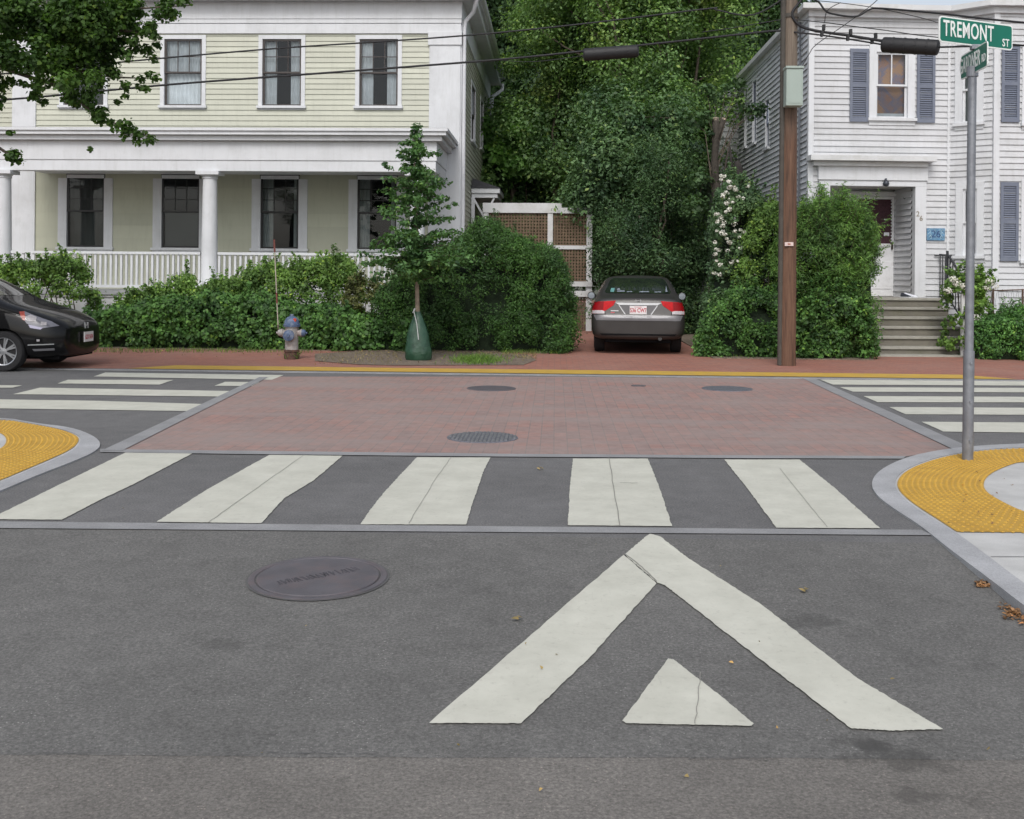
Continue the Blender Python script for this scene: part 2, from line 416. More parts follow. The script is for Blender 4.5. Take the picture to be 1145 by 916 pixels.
L_ = [[a_(400,82), a_(450,65), (317,420.0), (304,425.2)],
      [a_(245,112), a_(290,96), a_(740,97), a_(680,117)], [a_(915,122), a_(960,105), a_(1108,106), a_(1075,123)],
      [a_(55,158), a_(170,130), a_(1005,145), a_(940,168)], [(-60,446), (-40,447), a_(0,180), a_(400,186), a_(870,200), a_(800,230), a_(0,219), (-80,456)],
      [(-60,431), a_(95,120), a_(55,130), (-80,434.6)]]
for i, b_ in enumerate(L_): marking(mb, b_, .004, 60+i*7, n=5)
struct(mb.build('crosswalk_bars', PAINT))
mb = MB(); a_ = lambda x, y: (845 + x/3.8167, 400 + y/3.8167)
R_ = [[(275,95),(1145,103),(2600,112),(2600,140),(1145,121),(330,117)], [(360,128),(1145,131),(2600,140),(2600,165),(1145,150),(415,147)],
      [(460,166),(1145,169),(2600,180),(2600,212),(1145,193),(520,192)], [(570,213),(1145,216),(2600,226),(2600,268),(1145,246),(640,244)],
      [(708,276),(1145,279),(2600,292),(2600,340),(1145,322),(800,318)]]
for i, b_ in enumerate(R_): marking(mb, [a_(*q) for q in b_], .004, 90+i*7, n=6)
struct(mb.build('crosswalk_bars', PAINT))
mb = MB(); c_ = lambda x, y: (370 + x/3.053, 580 + y/3.053); e_ = lambda x, y: (770 + x/3.053, 616 + y/3.053)
marking(mb, [c_(1000,127), c_(335,703), c_(650,704), (662,734), (734,653.5)], .003, 200)
marking(mb, [(727,598), (723,600.5), c_(1002.5,125.8), (734.8,653), (744,656), (770,676.6), (866,751), e_(555,612), (1000,819), e_(870,615), (960,761), (848,675), (770,626), (738,601)], .003, 220, z=.0065)
struct(mb.build('ramp_arrow_marking', PAINT))
mb = MB(); marking(mb, [(747,738), (753,739), (806,780), (843,811), (840,813.5), (770,812), (700,810.5), (696,807.5)], .002, 240)
struct(mb.build('ramp_triangle_marking', PAINT))
# hairline joints cracked through the paint
mb = MB()
def crack(pts, w=.003):
    g = [G(x, y,   .0095) for x, y in pts]; out = []
    for i in range(len(g) - 1): out += wob(g[i], g[i+1], 6, .004, int(pts[i][0]) + i)
    out.append(g[-1])
    for i in range(len(out) - 1):
        a, b = out[i], out[i+1]; n = Vector((-(b-a).y, (b-a).x, 0)).normalized() * w / 2
        mb.add([a-n, b-n, b+n, a+n], [(0,1,2,3)])
crack([(505,512),(487,537),(467,570),(457,587)]); crack([(681,513),(686,545),(693,589)], .006); crack([(340,510),(300,538),(255,570),(233,586)], .004)
crack([(872,525),(900,560),(925,591)], .003); crack([(698,621),(718,636),(734,652)], .006); crack([(783,754),(780,790),(777,812)], .003)
crack([(693,541),(713,541.5)], .008)
struct(mb.build('road_cracks', PCRACK))
mb = MB()
rc = random.Random(5)
for (x0, y0, x1, y1) in ((300,842,420,844),(30,842,110,843),(770,849,860,850.5)):
    pts = [(x0 + (x1-x0)*i/14, y0 + (y1-y0)*i/14 + rc.uniform(-1.2,1.2)) for i in range(15)]
    for i in range(14):
        a, b = G(*pts[i], .004), G(*pts[i+1], .004); w = rc.uniform(.0005, .0022); mb.add([a-Vector((0,w,0)), b-Vector((0,w,0)), b+Vector((0,w,0)), a+Vector((0,w,0))], [(0,1,2,3)])
struct(mb.build('seam_crack', CRACK))
PATCH = mat('patched_asphalt', (.135,.128,.125), .9, .2, 25, bmp=.3)
if 0: sheet('asphalt_patch', gp((172,429.5),(195,426.5),(240,427.5),(252,431),(230,434),(190,434)), .010, PATCH)

# ---- far side: kerb, yellow strip, brick sidewalk, yards, driveway
yA = G(540, 418.7).y; yB = G(540, 414).y
mb = MB(); mb.box(-80, 80, yA-.10, yA+.06, -.1, .012); struct(mb.build('far_kerb', GRAN, bevel=.004))
mb = MB(); mb.quad((-80,yA+.06,.014), (80,yA+.06,.014), (80,30,.014), (-80,30,.014)); struct(mb.build('far_sidewalk', BRICKW))
x0, x1 = G(152, 411.5).x, G(1122, 422).x
xm = x0 - 9
mb = MB(); mb.add([(x0,yA+.05,.020),(x1,yA+.05,.020),(x1-.6,yB,.020),(x0+.5,yB,.020)], [(0,1,2,3)])
rt = random.Random(2)
struct(mb.build('tactile_strip', YELLINE))
xd0, xd1 = XP(628, 20.3), XP(790, 20.3)
sh0, sh1 = XP(973, 20.4) - .2, XP(1080, 20.4)
def yard(x0, x1, y0, y1, z=.03, name='yard'):
    mb = MB(); mb.box(x0, x1, y0, y1, -.1, z); struct(mb.build(name, SOIL))
yard(-80, xd0, 20.15, 60); yard(xd1, sh0, 19.4, 60); yard(sh0, 80, 20.45, 60)
mb = MB(); mb.quad((xd0,30,.018), (xd1,30,.018), (xd1,60,.018), (xd0,60,.018)); struct(mb.build('driveway_back', BRICKW))
# soil pit round the young tree
sheet('tree_pit_soil', gp((352,397),(400,394),(560,396),(590,398),(600,404),(585,409.5),(440,410),(400,409),(352,405)), .022, SOIL)

# ---- corner pavements (granite kerb ring, yellow tactile paving, concrete)
def smooth(pts, it=2, closed=False):
    for _ in range(it):
        q = [pts[0]]
        for a, b in zip(pts[:-1], pts[1:]): q += [a.lerp(b, .25), a.lerp(b, .75)]
        q.append(pts[-1]); pts = q
    return pts
def flat0(l):
    out = []
    for x, y in l:
        d = ray(x, y); t = -EYE / d.z; p = CAMP + d * t; p.z = 0; out.append(p)
    return out
KO = flat0([(1400,492),(1145,497),(1080,500.5),(1030,508),(1000,518),(980,530),(973.5,543),(980,556),(1000,571),(1030,590),(1060,615),(1108,651),(1145,680),(1300,795),(1500,960)])
KI = flat0([(1400,497),(1145,501.5),(1100,504),(1060,510),(1030,518.5),(1008,529),(999.5,541),(1004,553),(1020,567),(1045,583),(1073,600),(1110,628),(1145,655),(1310,770),(1520,930)])
KOs, KIs = smooth(KO), smooth(KI)
ZP0 = .012
mb = MB()
n = len(KOs)
vs_ = [(p.x,p.y,ZP0) for p in KOs] + [(p.x,p.y,ZP0) for p in KIs] + [(p.x,p.y,-.14) for p in KOs]
mb.add(vs_, [(i, i+1, n+i+1, n+i) for i in range(n-1)] + [(i, 2*n+i, 2*n+i+1, i+1) for i in range(n-1)])
struct(mb.build('kerb', GRANP, fix=False))
mb = MB(); far = [Vector((60, KI[-1].y-3, 0)), Vector((60, KI[0].y, 0))]
poly = KIs + far
mb.add([(p.x,p.y,ZP0-.003) for p in poly], [tuple(range(len(poly)))]); struct(mb.build('corner_pavement', CONC))
YO = flat0([(1400,499),(1145,502.8),(1100,505.2),(1062,511),(1032,519.5),(1011,529.5),(1002,541),(1006,552.5),(1022,566),(1047,582),(1070,597)])
YI = flat0([(1400,508),(1145,517),(1125,523),(1106,532),(1099,542),(1102,552),(1120,563),(1145,575),(1200,590),(1235,597),(1240,599)])
def resamp(pts, n):
    pts = smooth(pts); d = [0]
    for a, b in zip(pts[:-1], pts[1:]): d.append(d[-1] + (b-a).length)
    out = []
    for k in range(n):
        s = d[-1] * k / (n-1); i = min(max(int(np.searchsorted(d, s)) - 1, 0), len(pts)-2)
        out.append(pts[i].lerp(pts[i+1], (s - d[i]) / max(1e-6, d[i+1]-d[i])))
    return out
def tactile_pad(YO, YI, nr, nc, name, dr=.0125):
    a = resamp(YO, nc); b = resamp(YI, nc); mb = MB()
    z = ZP0 + .002
    mb.add([(p.x,p.y,z) for p in a] + [(p.x,p.y,z) for p in b], [(i,i+1,nc+i+1,nc+i) for i in range(nc-1)])
    struct(mb.build(name, YEL, fix=False))
    mb = MB()   # truncated domes, laid in curved rows
    for j in range(nr):
        t = (j + .5) / nr; row = [p.lerp(q, t) for p, q in zip(a, b)]
        ln = sum((q-p).length for p, q in zip(row[:-1], row[1:])); m_ = max(2, int(ln / .062)); rw = resamp(row, m_)
        for p in rw:
            if p.x > 9 or p.x < -9: continue
            k = 6; vs = []
            for (r_, h) in ((dr, 0), (dr*.62, .006)):
                for q in range(k): vs.append((p.x + r_*math.cos(q*math.pi/3), p.y + r_*math.sin(q*math.pi/3), z + h))
            mb.add(vs, [(q, (q+1) % k, k+(q+1) % k, k+q) for q in range(k)] + [tuple(range(k, 2*k))])
    o = mb.build(name.replace('paving', 'domes'), YEL, fix=False); struct(o)
tactile_pad(YO, YI, 15, 90, 'tactile_paving')
mb = MB()
for (a, b) in (((1073,597.3),(1400,597.3)), ((1108,625),(1400,625))):
    p, q = flat0([a, b]); mb.add([(p.x,p.y-.004,ZP0+.001),(q.x,q.y-.004,ZP0+.001),(q.x,q.y+.004,ZP0+.001),(p.x,p.y+.004,ZP0+.001)], [(0,1,2,3)])
struct(mb.build('pavement_joints', CRACK))
# left corner island
LO = flat0([(-300,462),(0,467),(40,474.5),(80,479),(106,489),(114,499),(104,508),(78,519),(39,534),(0,551),(-60,574),(-200,625)])
LI = flat0([(-300,464),(0,468.6),(39,475.5),(70,481.5),(88,488),(91,494),(83,505),(52,519),(26,530),(0,541),(-60,562),(-200,608)])
LOs, LIs = smooth(LO), smooth(LI); n = len(LOs)
mb = MB(); mb.add([(p.x,p.y,ZP0) for p in LOs] + [(p.x,p.y,ZP0) for p in LIs] + [(p.x,p.y,-.14) for p in LOs],
       [(i, i+1, n+i+1, n+i) for i in range(n-1)] + [(i, 2*n+i, 2*n+i+1, i+1) for i in range(n-1)]); struct(mb.build('kerb', GRANP, fix=False))
poly = LIs + [Vector((-60, LI[-1].y-2, 0)), Vector((-60, LI[0].y, 0))]
mb = MB(); mb.add([(p.x,p.y,ZP0-.003) for p in poly], [tuple(range(len(poly)))]); struct(mb.build('corner_pavement', CONC))
LYO = flat0([(-300,466),(0,469.6),(39,476.5),(69,482),(86,488.5),(89,494),(81,504),(50,518),(24,529),(0,539.5),(-60,560)])
LYI = flat0([(-300,472),(-60,477),(-20,481),(0,485),(7,491),(7,497),(2,503),(-12,508),(-30,516),(-60,526),(-100,540)])
tactile_pad(LYO, LYI, 13, 80, 'tactile_paving')

# ---- manhole covers
def manhole(pxc, pyc, wpx, label, m, rim=True, letters=True, seed=0):
    c = G(pxc, pyc); a, b = G(pxc - wpx/2, pyc), G(pxc + wpx/2, pyc); r = (b - a).length / 2
    t = thing('manhole_cover', label, 'manhole cover', (c.x, c.y, c.z), 'iron covers set in the road')
    sl = math.atan(DROP / (YR - YF)) if c.y < YR else 0
    M = Matrix.Translation((c.x, c.y, c.z + .004)) @ Matrix.Rotation(sl, 4, 'X')
    mb = MB(M)
    mb.lathe([(r*.885, .0), (r*.885, .004), (r*.87, .008), (r*.02, .008)], seg=48); mb.build('lid', m, t)
    if rim:
        mb = MB(M); mb.lathe([(r*1.0, -.003), (r*1.0, .0045), (r*.99, .006), (r*.915, .006), (r*.905, .002)], seg=48, caps=False); mb.build('rim', m, t, fix=False)
        mb = MB(M); mb.lathe([(r*1.035, .001), (r*.89, .001)], seg=48, caps=False); mb.build('joint', CRACK, t, fix=False)
    if letters:
        rr = random.Random(4)
        mb = MB(M @ Matrix.Rotation(R(36), 4, 'Z'))
        for i in range(17):      # worn raised lettering, no longer readable
            x = (-.60 + i * .075) * r
            for k in range(rr.choice((2, 3))):
                y = rr.uniform(-.03, .03) * r
                mb.bar((x + rr.uniform(-.01,.01), y - .028, .0082), (x + rr.uniform(-.015,.015), y + .028, .0082), .007, .003)
        mb.build('worn_letters', mat('iron_dark', (.075,.07,.08), .7), t)
    return t, M, r
manhole(356, 646.5, 154, 'smooth violet grey iron cover with worn letters, in the asphalt in front of the crosswalk', IRON)
t_, M_, r_ = manhole(539.5, 490, 90, 'studded dark iron cover at the near edge of the brick crossing', IRON2, rim=False, letters=False)
mb = MB(M_)
for i in range(-9, 10):
    for j in range(-9, 10):
        x, y = i * r_ / 10, j * r_ / 10
        if x*x + y*y < (r_*.84)**2: mb.box(x-.011, x+.011, y-.011, y+.011, .007, .014)
mb.build('studs', mat('iron_studs', (.22,.225,.24), .4, .3, 30, metal=.4), t_)
manhole(549.5, 435, 62, 'plain dark iron cover in the brick, left of the two far ones', IRON, False, False)
manhole(813, 435.3, 62, 'faded grey iron cover flush in the far right of the brick crossing', IRON2, False, False)
manhole(714, 432, 18, 'tiny round iron valve cover near the yellow strip in front of the sedan', IRON, False, False)
# ================================================================== HOUSES
def siding(mb, u0, u1, z0, z1, expo, holes=(), d=0.0, proud=.018):
    z = z0
    while z < z1 - 1e-4:
        zt = min(z + expo, z1)
        br = sorted({z, zt} | {h for H in holes for h in (H[2], H[3]) if z < h < zt})
        for a, b in zip(br[:-1], br[1:]):
            mid = (a + b) / 2; segs = [(u0, u1)]
            for (h0, h1, g0, g1) in holes:
                if g0 < mid < g1:
                    ns = []
                    for s0, s1 in segs:
                        if h1 <= s0 or h0 >= s1: ns.append((s0, s1)); continue
                        if s0 < h0: ns.append((s0, h0))
                        if h1 < s1: ns.append((h1, s1))
                    segs = ns
            fa = d - proud * (1 - (a - z) / expo) - .002; fb = d - proud * (1 - (b - z) / expo) - .002
            for s0, s1 in segs:
                mb.add([(s0,fa,a),(s1,fa,a),(s1,fb,b),(s0,fb,b),(s0,d,a),(s1,d,a)], [(0,1,2,3),(4,5,1,0)])
        z += expo

def window(M, parent, u0, u1, z0, z1, cas=.11, sash_m=SASH, cas_m=WHITE, style='6', d=0.0, curtains='sides', sill=True, proud=.035, interior=True, casz=None, lintel=True, pane_tint=None):
    """u0..u1, z0..z1 = sash opening. parts: window(casing) > sash, muntins, pane, curtain, room"""
    mb = MB(M); c0 = casz[0] if casz else z0 - cas; c1 = casz[1] if casz else z1 + cas
    mb.box(u0-cas, u0, d-proud, d+.06, c0, c1); mb.box(u1, u1+cas, d-proud, d+.06, c0, c1)
    if lintel: mb.box(u0, u1, d-proud, d+.06, z1, c1)
    if sill: mb.box(u0-cas-.03, u1+cas+.03, d-proud-.05, d+.06, z0-.06, z0-.001); mb.box(u0, u1, d-proud+.002, d+.06, c0, z0-.062) if c0 < z0-.07 else None
    else: mb.box(u0, u1, d-proud, d+.06, c0, z0)
    w = mb.build('window', cas_m, parent, bevel=0)
    zm = (z0 + z1) / 2; s = .045
    mb = MB(M)
    for (a, b, dd) in ((zm - .02, z1, d+.0), (z0, zm + .02, d+.035)):
        mb.box(u0, u0+s, dd, dd+.03, a, b); mb.box(u1-s, u1, dd, dd+.03, a, b)
        mb.box(u0+s, u1-s, dd, dd+.03, a, a+s*.9); mb.box(u0+s, u1-s, dd, dd+.03, b-s, b)
    mb.build('sash', sash_m, w)
    mb = MB(M); uw = u1 - u0 - 2*s; t = .009
    if style in ('6', '6x6'):
        for k in (1, 2): x = u0 + s + uw*k/3; mb.box(x-t, x+t, d+.004, d+.024, zm+.02, z1-s)
        z = (zm + z1) / 2 - .02; mb.box(u0+s, u1-s, d+.006, d+.026, z-t, z+t)
    if style == '9':
        for k in (1, 2): x = u0 + s + uw*k/3; mb.box(x-t, x+t, d+.004, d+.024, zm+.02, z1-s)
        for k in (1, 2): z = zm + .02 + (z1 - s - zm - .02)*k/3; mb.box(u0+s, u1-s, d+.006, d+.026, z-t, z+t)
    if style == '2': x = (u0+u1)/2; mb.box(x-t*1.2, x+t*1.2, d+.004, d+.024, zm+.02, z1-s)
    if mb.v: mb.build('muntins', sash_m, w)
    mb = MB(M); mb.quad((u0+s,d+.016,zm+.02),(u1-s,d+.016,zm+.02),(u1-s,d+.016,z1-s),(u0+s,d+.016,z1-s))
    mb.quad((u0+s,d+.052,z0+s*.9),(u1-s,d+.052,z0+s*.9),(u1-s,d+.052,zm-.02),(u0+s,d+.052,zm-.02)); mb.build('pane', GLASS, w)
    if interior:
        mb = MB(M); e = .0
        D0, D1 = d + .062, d + 1.1
        mb.add([(u0,D0,z0),(u1,D0,z0),(u1,D0,z1),(u0,D0,z1),(u0-.5,D1,z0-.4),(u1+.5,D1,z0-.4),(u1+.5,D1,z1+.2),(u0-.5,D1,z1+.2)],
               [(4,5,6,7),(0,1,5,4),(2,3,7,6),(0,4,7,3),(1,2,6,5)]); mb.build('room_behind', DARKROOM, w)
    def drape(a, b, za, zb, m, dd=.13, waves=5):
        mb = MB(M); n = max(6, int((b-a)/.02)); pts = []
        for i in range(n+1):
            x = a + (b-a)*i/n; pts.append((x, d + dd + .02*math.sin(i/n*waves*2*math.pi)))
        mb.add([(x,y,za) for x,y in pts] + [(x,y,zb) for x,y in pts], [(i,i+1,n+2+i,n+1+i) for i in range(n)]); mb.build('curtain', m, w, smooth=True)
    W_ = u1 - u0
    if curtains == 'sides': drape(u0+.02, u0+W_*.34, z0+.02, z1, CURT, waves=4); drape(u1-W_*.30, u1-.02, z0+.02, z1, CURT, waves=3)
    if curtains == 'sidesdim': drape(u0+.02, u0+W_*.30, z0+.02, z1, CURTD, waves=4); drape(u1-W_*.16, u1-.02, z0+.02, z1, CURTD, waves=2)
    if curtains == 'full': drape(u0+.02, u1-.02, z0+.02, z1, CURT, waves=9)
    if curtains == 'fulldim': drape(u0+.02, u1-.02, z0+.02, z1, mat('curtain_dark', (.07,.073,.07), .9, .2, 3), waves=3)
    if curtains == 'blind':
        mb = MB(M); mb.box(u0+.03, u1-.03, d+.09, d+.1, z0+.02, zm); mb.build('blind', mat('blind', (.11,.115,.115), .8, .08, 2), w)
    return w

# ---------------------------------------------------------------- green clapboard house (left)
YW = 25.5; YP = 23.4
lh = thing('clapboard_house', 'pale green clapboard house with white trim and a long columned front porch', 'house', (XP(250, YW), YW, 0))
ML = frame((0, YW), 0)
xl, xr = XP(13, YW), XP(513, YW)           # body corners
xlL = xl - 5
def hu(px, py, dd=0): return hit(ML, px, py, dd)
zs0, zs1 = hu(300, 141)[1], hu(300, 38)[1]
up = [(71.5,116.5,'fulldim'), (184,226,'full'), (293.6,337,'sides'), (402,445,'sides')]
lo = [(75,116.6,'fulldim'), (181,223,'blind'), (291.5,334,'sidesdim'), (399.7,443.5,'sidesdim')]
upz = (hu(320, 118.5)[1], hu(320, 44)[1]); loz = (hu(310, 278)[1], hu(310, 196.5)[1])
holes = []
for a, b, c in up:
    window(ML, lh, hu(a, 80)[0], hu(b, 80)[0], upz[0], upz[1], .095, SASH, style='6', curtains=c)
    holes.append((hu(a,80)[0]-.02, hu(b,80)[0]+.02, upz[0]-.02, upz[1]+.02))
mb = MB(ML); mb.mi = 0
pl1 = hu(41, 100)[0]; pr0 = hu(480, 100)[0]
siding(mb, pl1, pr0, zs0 - .25, zs1, .125, holes); mb.build('upper_clapboards', SIDEG, lh)
zpf = ZP(160, 325, YP); zbm = ZP(250, 192, YP)       # porch floor, beam underside
# lower wall: flat boards in the porch
mb = MB(ML); hol = []
for a, b, c in lo:
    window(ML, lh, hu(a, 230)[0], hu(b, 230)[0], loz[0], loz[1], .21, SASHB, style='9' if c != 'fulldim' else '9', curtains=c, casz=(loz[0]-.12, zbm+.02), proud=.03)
    hol.append((hu(a,230)[0]-.02, hu(b,230)[0]+.02, loz[0]-.02, loz[1]+.02))
siding(mb, xl+.45, pr0, zpf, zs0-.26, .30, hol, proud=.006); mb.build('porch_wall_boards', SIDEG2, lh)
# main body blocks behind the siding (side walls, back) and corner pilasters
mb = MB(ML); mb.box(xl, pl1, -.05, .10, zs0-.3, hu(30, 22)[1]); mb.box(xl, pl1-.001, -.045, .1, 0, zs0-.3)
mb.build('corner_pilaster', WHITE, lh, bevel=.006); mb = MB(ML)
mb.box(pr0, xr, -.05, .14, 0, hu(500, 51)[1]); mb.box(pr0-.03, xr+.03, -.08, .2, hu(500,51)[1]+.001, hu(500,36)[1])
mb.build('corner_pilaster', WHITE, lh, bevel=.006)
mb = MB(ML)   # frieze + cornice
z22, z3 = hu(300, 22)[1], hu(300, 3)[1]
mb.box(xl-.02, xr+.01, -.06, .1, zs1, z22-.11); mb.box(xl-.03, xr+.02, -.075, .12, z22-.10, z22)
mb.box(xl-.04, xr+.03, -.09, .12, z22+.001, z3); mb.build('frieze', WHITE, lh, bevel=.004)
mb = MB(ML); ov = .42
mb.box(xl-ov, xr+.36, -ov, 11.4, z3+.001, z3+.16); mb.box(xl-ov-.06, xr+.42, -ov-.07, 11.45, z3+.161, z3+.30)
mb.build('eaves', WHITE, lh, bevel=.01)
mb = MB(ML); zr = z3 + .30; mb.add([(xl-ov,-ov,zr),(xr+.4,-ov,zr),(xr+.4,11.4,zr),(xl-ov,11.4,zr),(xl+4,4.5,zr+2.2),(xr-4,4.5,zr+2.2),(xr-4,7,zr+2.2),(xl+4,7,zr+2.2)],
     [(0,1,5,4),(1,2,6,5),(2,3,7,6),(3,0,4,7),(4,5,6,7)]); mb.build('roof', ROOFM, lh)
# right side wall
MS = Matrix(((0,-1,0,xr),(1,0,0,YW),(0,0,1,0),(0,0,0,1)))   # u=+Y, d=-X
SW = []
for (a, b, y0, y1) in ((526.3,530.6,160,97),(536.6,539.6,168,113)):
    (ua, za), (ub, _) = hit(MS, a, 130), hit(MS, b, 130); z_0, z_1 = hit(MS, (a+b)/2, y0)[1], hit(MS, (a+b)/2, y1)[1]
    SW.append((ua, ub, z_0, z_1)); window(MS, lh, ua, ub, z_0, z_1, .09, SASH, style='none', curtains='none', proud=.03)
mb = MB(MS); siding(mb, .16, 10.9, .3, zs1+.15, .125, [(a-.02,b+.02,c-.02,e+.02) for a,b,c,e in SW]); mb.build('side_clapboards', SIDEG, lh)
mb = MB(MS); mb.box(.0, .155, -.03, .1, 0, zs1+.2); mb.box(10.9, 11.05, -.03, .1, 0, zs1+.2); mb.box(.1, 11.0, -.04, .1, zs1+.16, z3); mb.build('side_trim', WHITE, lh)
mb = MB(ML); mb.box(xl+.1, xr-.15, 1.25, 10.95, 0, z3); mb.box(xl+.1, xl+.2, .1, 1.25, 0, z3); mb.box(xl+.06, xr-.06, .15, 10.9, 0, 1.0); mb.build('core_walls', DARKROOM, lh)
mb = MB(ML); siding(mb, xlL-6, xl, 0, zs1+.4, .125, d=2.0); mb.box(xlL-6, xl, 2.02, 9, 0, zs1+.6); mb.build('left_wing', SIDEG, lh)
# downspouts and gutters
mb = MB(); g = lambda px, py, Y: P(px, py, Y)
xs_ = xr + .075
mb.tube([(xr+.38,YW-.25,z3+.1),(xr+.38,YW-.25,z3-.02),(xr+.30,YW+.0,z3-.22),(xs_+.03,YW+.09,z3-.42),(xs_,YW+.1,z3-.6),(xs_,YW+.1,.15)], .05, 10)
mb.build('downspout', GUTTER, lh, smooth=True, auto=50)
mb = MB(); ye = YW + 11.1
mb.tube([(xr+.42,ye+.2,z3+.05),(xr+.42,ye+.2,z3-.15),(xr+.1,ye-.12,z3-.45),(xr+.09,ye-.14,z3-.7),(xr+.09,ye-.14,.1)], .06, 10)
mb.build('downspout', GUTTER, lh, smooth=True, auto=50)
mb = MB(MS); mb.tube([(-.4,-.45,z3+.26),(11.3,-.45,z3+.26)], .075, 10); mb.build('gutter', GUTTER, lh, smooth=True, auto=50)
# porch: floor, columns, entablature, rail
xe = XP(487, YP); xb = XP(-4, YP)
mb = MB(); mb.box(xb, xe, YP-.18, YW-.03, zpf-.09, zpf); mb.build('porch_floor', mat('porch_floor', (.35,.36,.37), .6, .1), lh)
mb = MB(); mb.box(xb, xe, YP-.12, YP-.08, zpf-.75, zpf-.14); mb.box(xb, xe, YP-.15, YP-.09, zpf-.14, zpf-.1)
for k in range(8): mb.box(xb + (xe-xb)*k/7.2, xb + (xe-xb)*k/7.2+.14, YP-.14, YP-.07, 0, zpf-.76)
mb.build('porch_skirt', WHITE2, lh)
z1_, z2_, z3_, z4_ = ZP(250,180,YP), ZP(250,158.5,YP), ZP(250,153,YP), ZP(250,143.5,YP-.3)
mb = MB()
mb.box(xb+.12, xe, YP-.13, YP+.13, zbm, z1_); mb.box(xb+.10, xe+.02, YP-.15, YP+.15, z1_+.001, z2_)
mb.box(xe-.26, xe, YP+.14, YW-.06, zbm, z1_); mb.box(xe-.28, xe+.02, YP+.16, YW-.06, z1_+.001, z2_)
mb.box(xb-.02, xe+.14, YP-.28, YW-.06, z2_+.001, z3_); mb.box(xb-.12, xe+.24, YP-.38, YW-.06, z3_+.001, z3_+(z4_-z3_)*.55)
mb.box(xb-.16, xe+.28, YP-.42, YW-.06, z3_+(z4_-z3_)*.55+.001, z4_)
mb.build('porch_entablature', WHITE, lh, bevel=.008)
mb = MB(); mb.add([(xb-.16,YP-.42,z4_+.002),(xe+.28,YP-.42,z4_+.002),(xe+.0,YW-.06,z4_+.16),(xb,YW-.06,z4_+.16),(xe+.28,YW-.06,z4_+.002),(xb-.16,YW-.06,z4_+.002)],[(0,1,2,3),(1,4,2),(5,0,3)]); mb.build('porch_roof', ROOFM, lh, fix=False)
mb = MB(); mb.box(xb+.1, xe-.27, YP+.16, YW-.06, zbm+.12, zbm+.14); mb.build('porch_ceiling', WHITE2, lh)
for px in (3.5, 234, 466):
    c = XP(px, YP); t_ = zbm - .12
    mb = MB(); mb.box(c-.21, c+.21, YP-.21, YP+.21, zpf+.001, zpf+.10); mb.box(c-.25, c+.25, YP-.22, YP+.22, t_+.04, zbm-.001)
    mb.lathe([(.20,zpf+.101),(.205,zpf+.14),(.175,zpf+.18),(.172,zpf+.9),(.150,t_-.05),(.165,t_-.04),(.165,t_-.015),(.150,t_-.01),(.195,t_+.039)], (c,YP,0), 28, caps=False)
    mb.build('porch_column', WHITE, lh, smooth=True, auto=40)
zrl = ZP(160, 281.5, YP)
cols = [XP(p, YP) for p in (3.5, 234, 466)]
for a, b in zip(cols[:-1], cols[1:]):
    mb = MB(); mb.box(a+.19, b-.19, YP-.045, YP+.045, zrl-.055, zrl); mb.box(a+.19, b-.19, YP-.03, YP+.03, zpf+.06, zpf+.12)
    rail = mb.build('porch_rail', WHITE, lh)
    mb = MB(); n = int((b-a-.4)/.112)
    for i in range(n): x = a + .22 + i*(b-a-.44)/(n-1); mb.box(x-.024, x+.024, YP-.02, YP+.02, zpf+.121, zrl-.056)
    mb.build('balusters', WHITE, rail)

# side door hood with crossed braces
hd0, hd1 = YW + 3.2, YW + 5.4; zh = ZP(540, 216, hd0)
mb = MB(); x0_ = xr + .03; x1_ = xr + .78
mb.box(x0_, x1_, hd0, hd1, zh, zh+.13); mb.box(x0_, x1_-.06, hd0+.05, hd1-.05, zh-.12, zh-.001)
hood = mb.build('door_hood', WHITE, lh, bevel=.008)
mb = MB(); mb.add([(x0_,hd0-.03,zh+.132),(x1_+.03,hd0-.03,zh+.132),(x1_+.03,hd1+.03,zh+.132),(x0_,hd1+.03,zh+.132),(x0_,hd0+.3,zh+.42),(x0_,hd1-.3,zh+.42)],[(0,1,4),(1,2,5,4),(2,3,5),(0,4,5,3)]); mb.build('hood_shingles', ROOFM, hood)
mb = MB(); zz = zh - .12
mb.bar((x0_+.05,hd0+.09,zz),(x0_+.55,hd0+.09,zz-.9),.05); mb.bar((x0_+.6,hd0+.10,zz),(x0_+.03,hd0+.10,zz-1.2),.05); mb.build('hood_braces', WHITE, hood)
mb = MB(); mb.box(x0_, x0_+.09, hd0+.03, hd0+.12, .1, zz); mb.build('hood_post', WHITE, hood)

# ---------------------------------------------------------------- lattice screen
YT = 28.2
ls = thing('lattice_screen', 'brown garden lattice in a stepped white timber frame between the green house and the sedan', 'lattice', (XP(600, YT), YT, 0))
fp = lambda px, py: P(px, py, YT)
mb = MB()
def fb(x0, y0, x1, y1, d0=-.05, d1=.05):
    a, b = fp(x0, y0), fp(x1, y1); mb.box(a.x, b.x, YT+d0, YT+d1, b.z, a.z)
fb(540,227,628,238.5,-.07,.07); fb(628.1,232.5,661,239,-.07,.07); fb(612.5,238.6,617,395); fb(656,239.1,661,395); fb(541,238.6,545,395)
fb(617.1,274.5,655.9,279); fb(545.1,274.5,612.4,279); fb(617.1,314.5,662,320.5,-.12,.12); fb(617.1,325,662,332,-.13,.13)
a = P(661, 235, YT); mb.box(a.x-.05, a.x+.05, YT+.2, YT+2.5, a.z-.08, a.z+.05); mb.box(a.x-.05, a.x+.05, YT+2.3, YT+2.4, 0, a.z-.09)
mb.build('frame', WHITE2, ls)
LATT = mat('lattice_brown', (.15,.105,.068), .85, .25, 8)
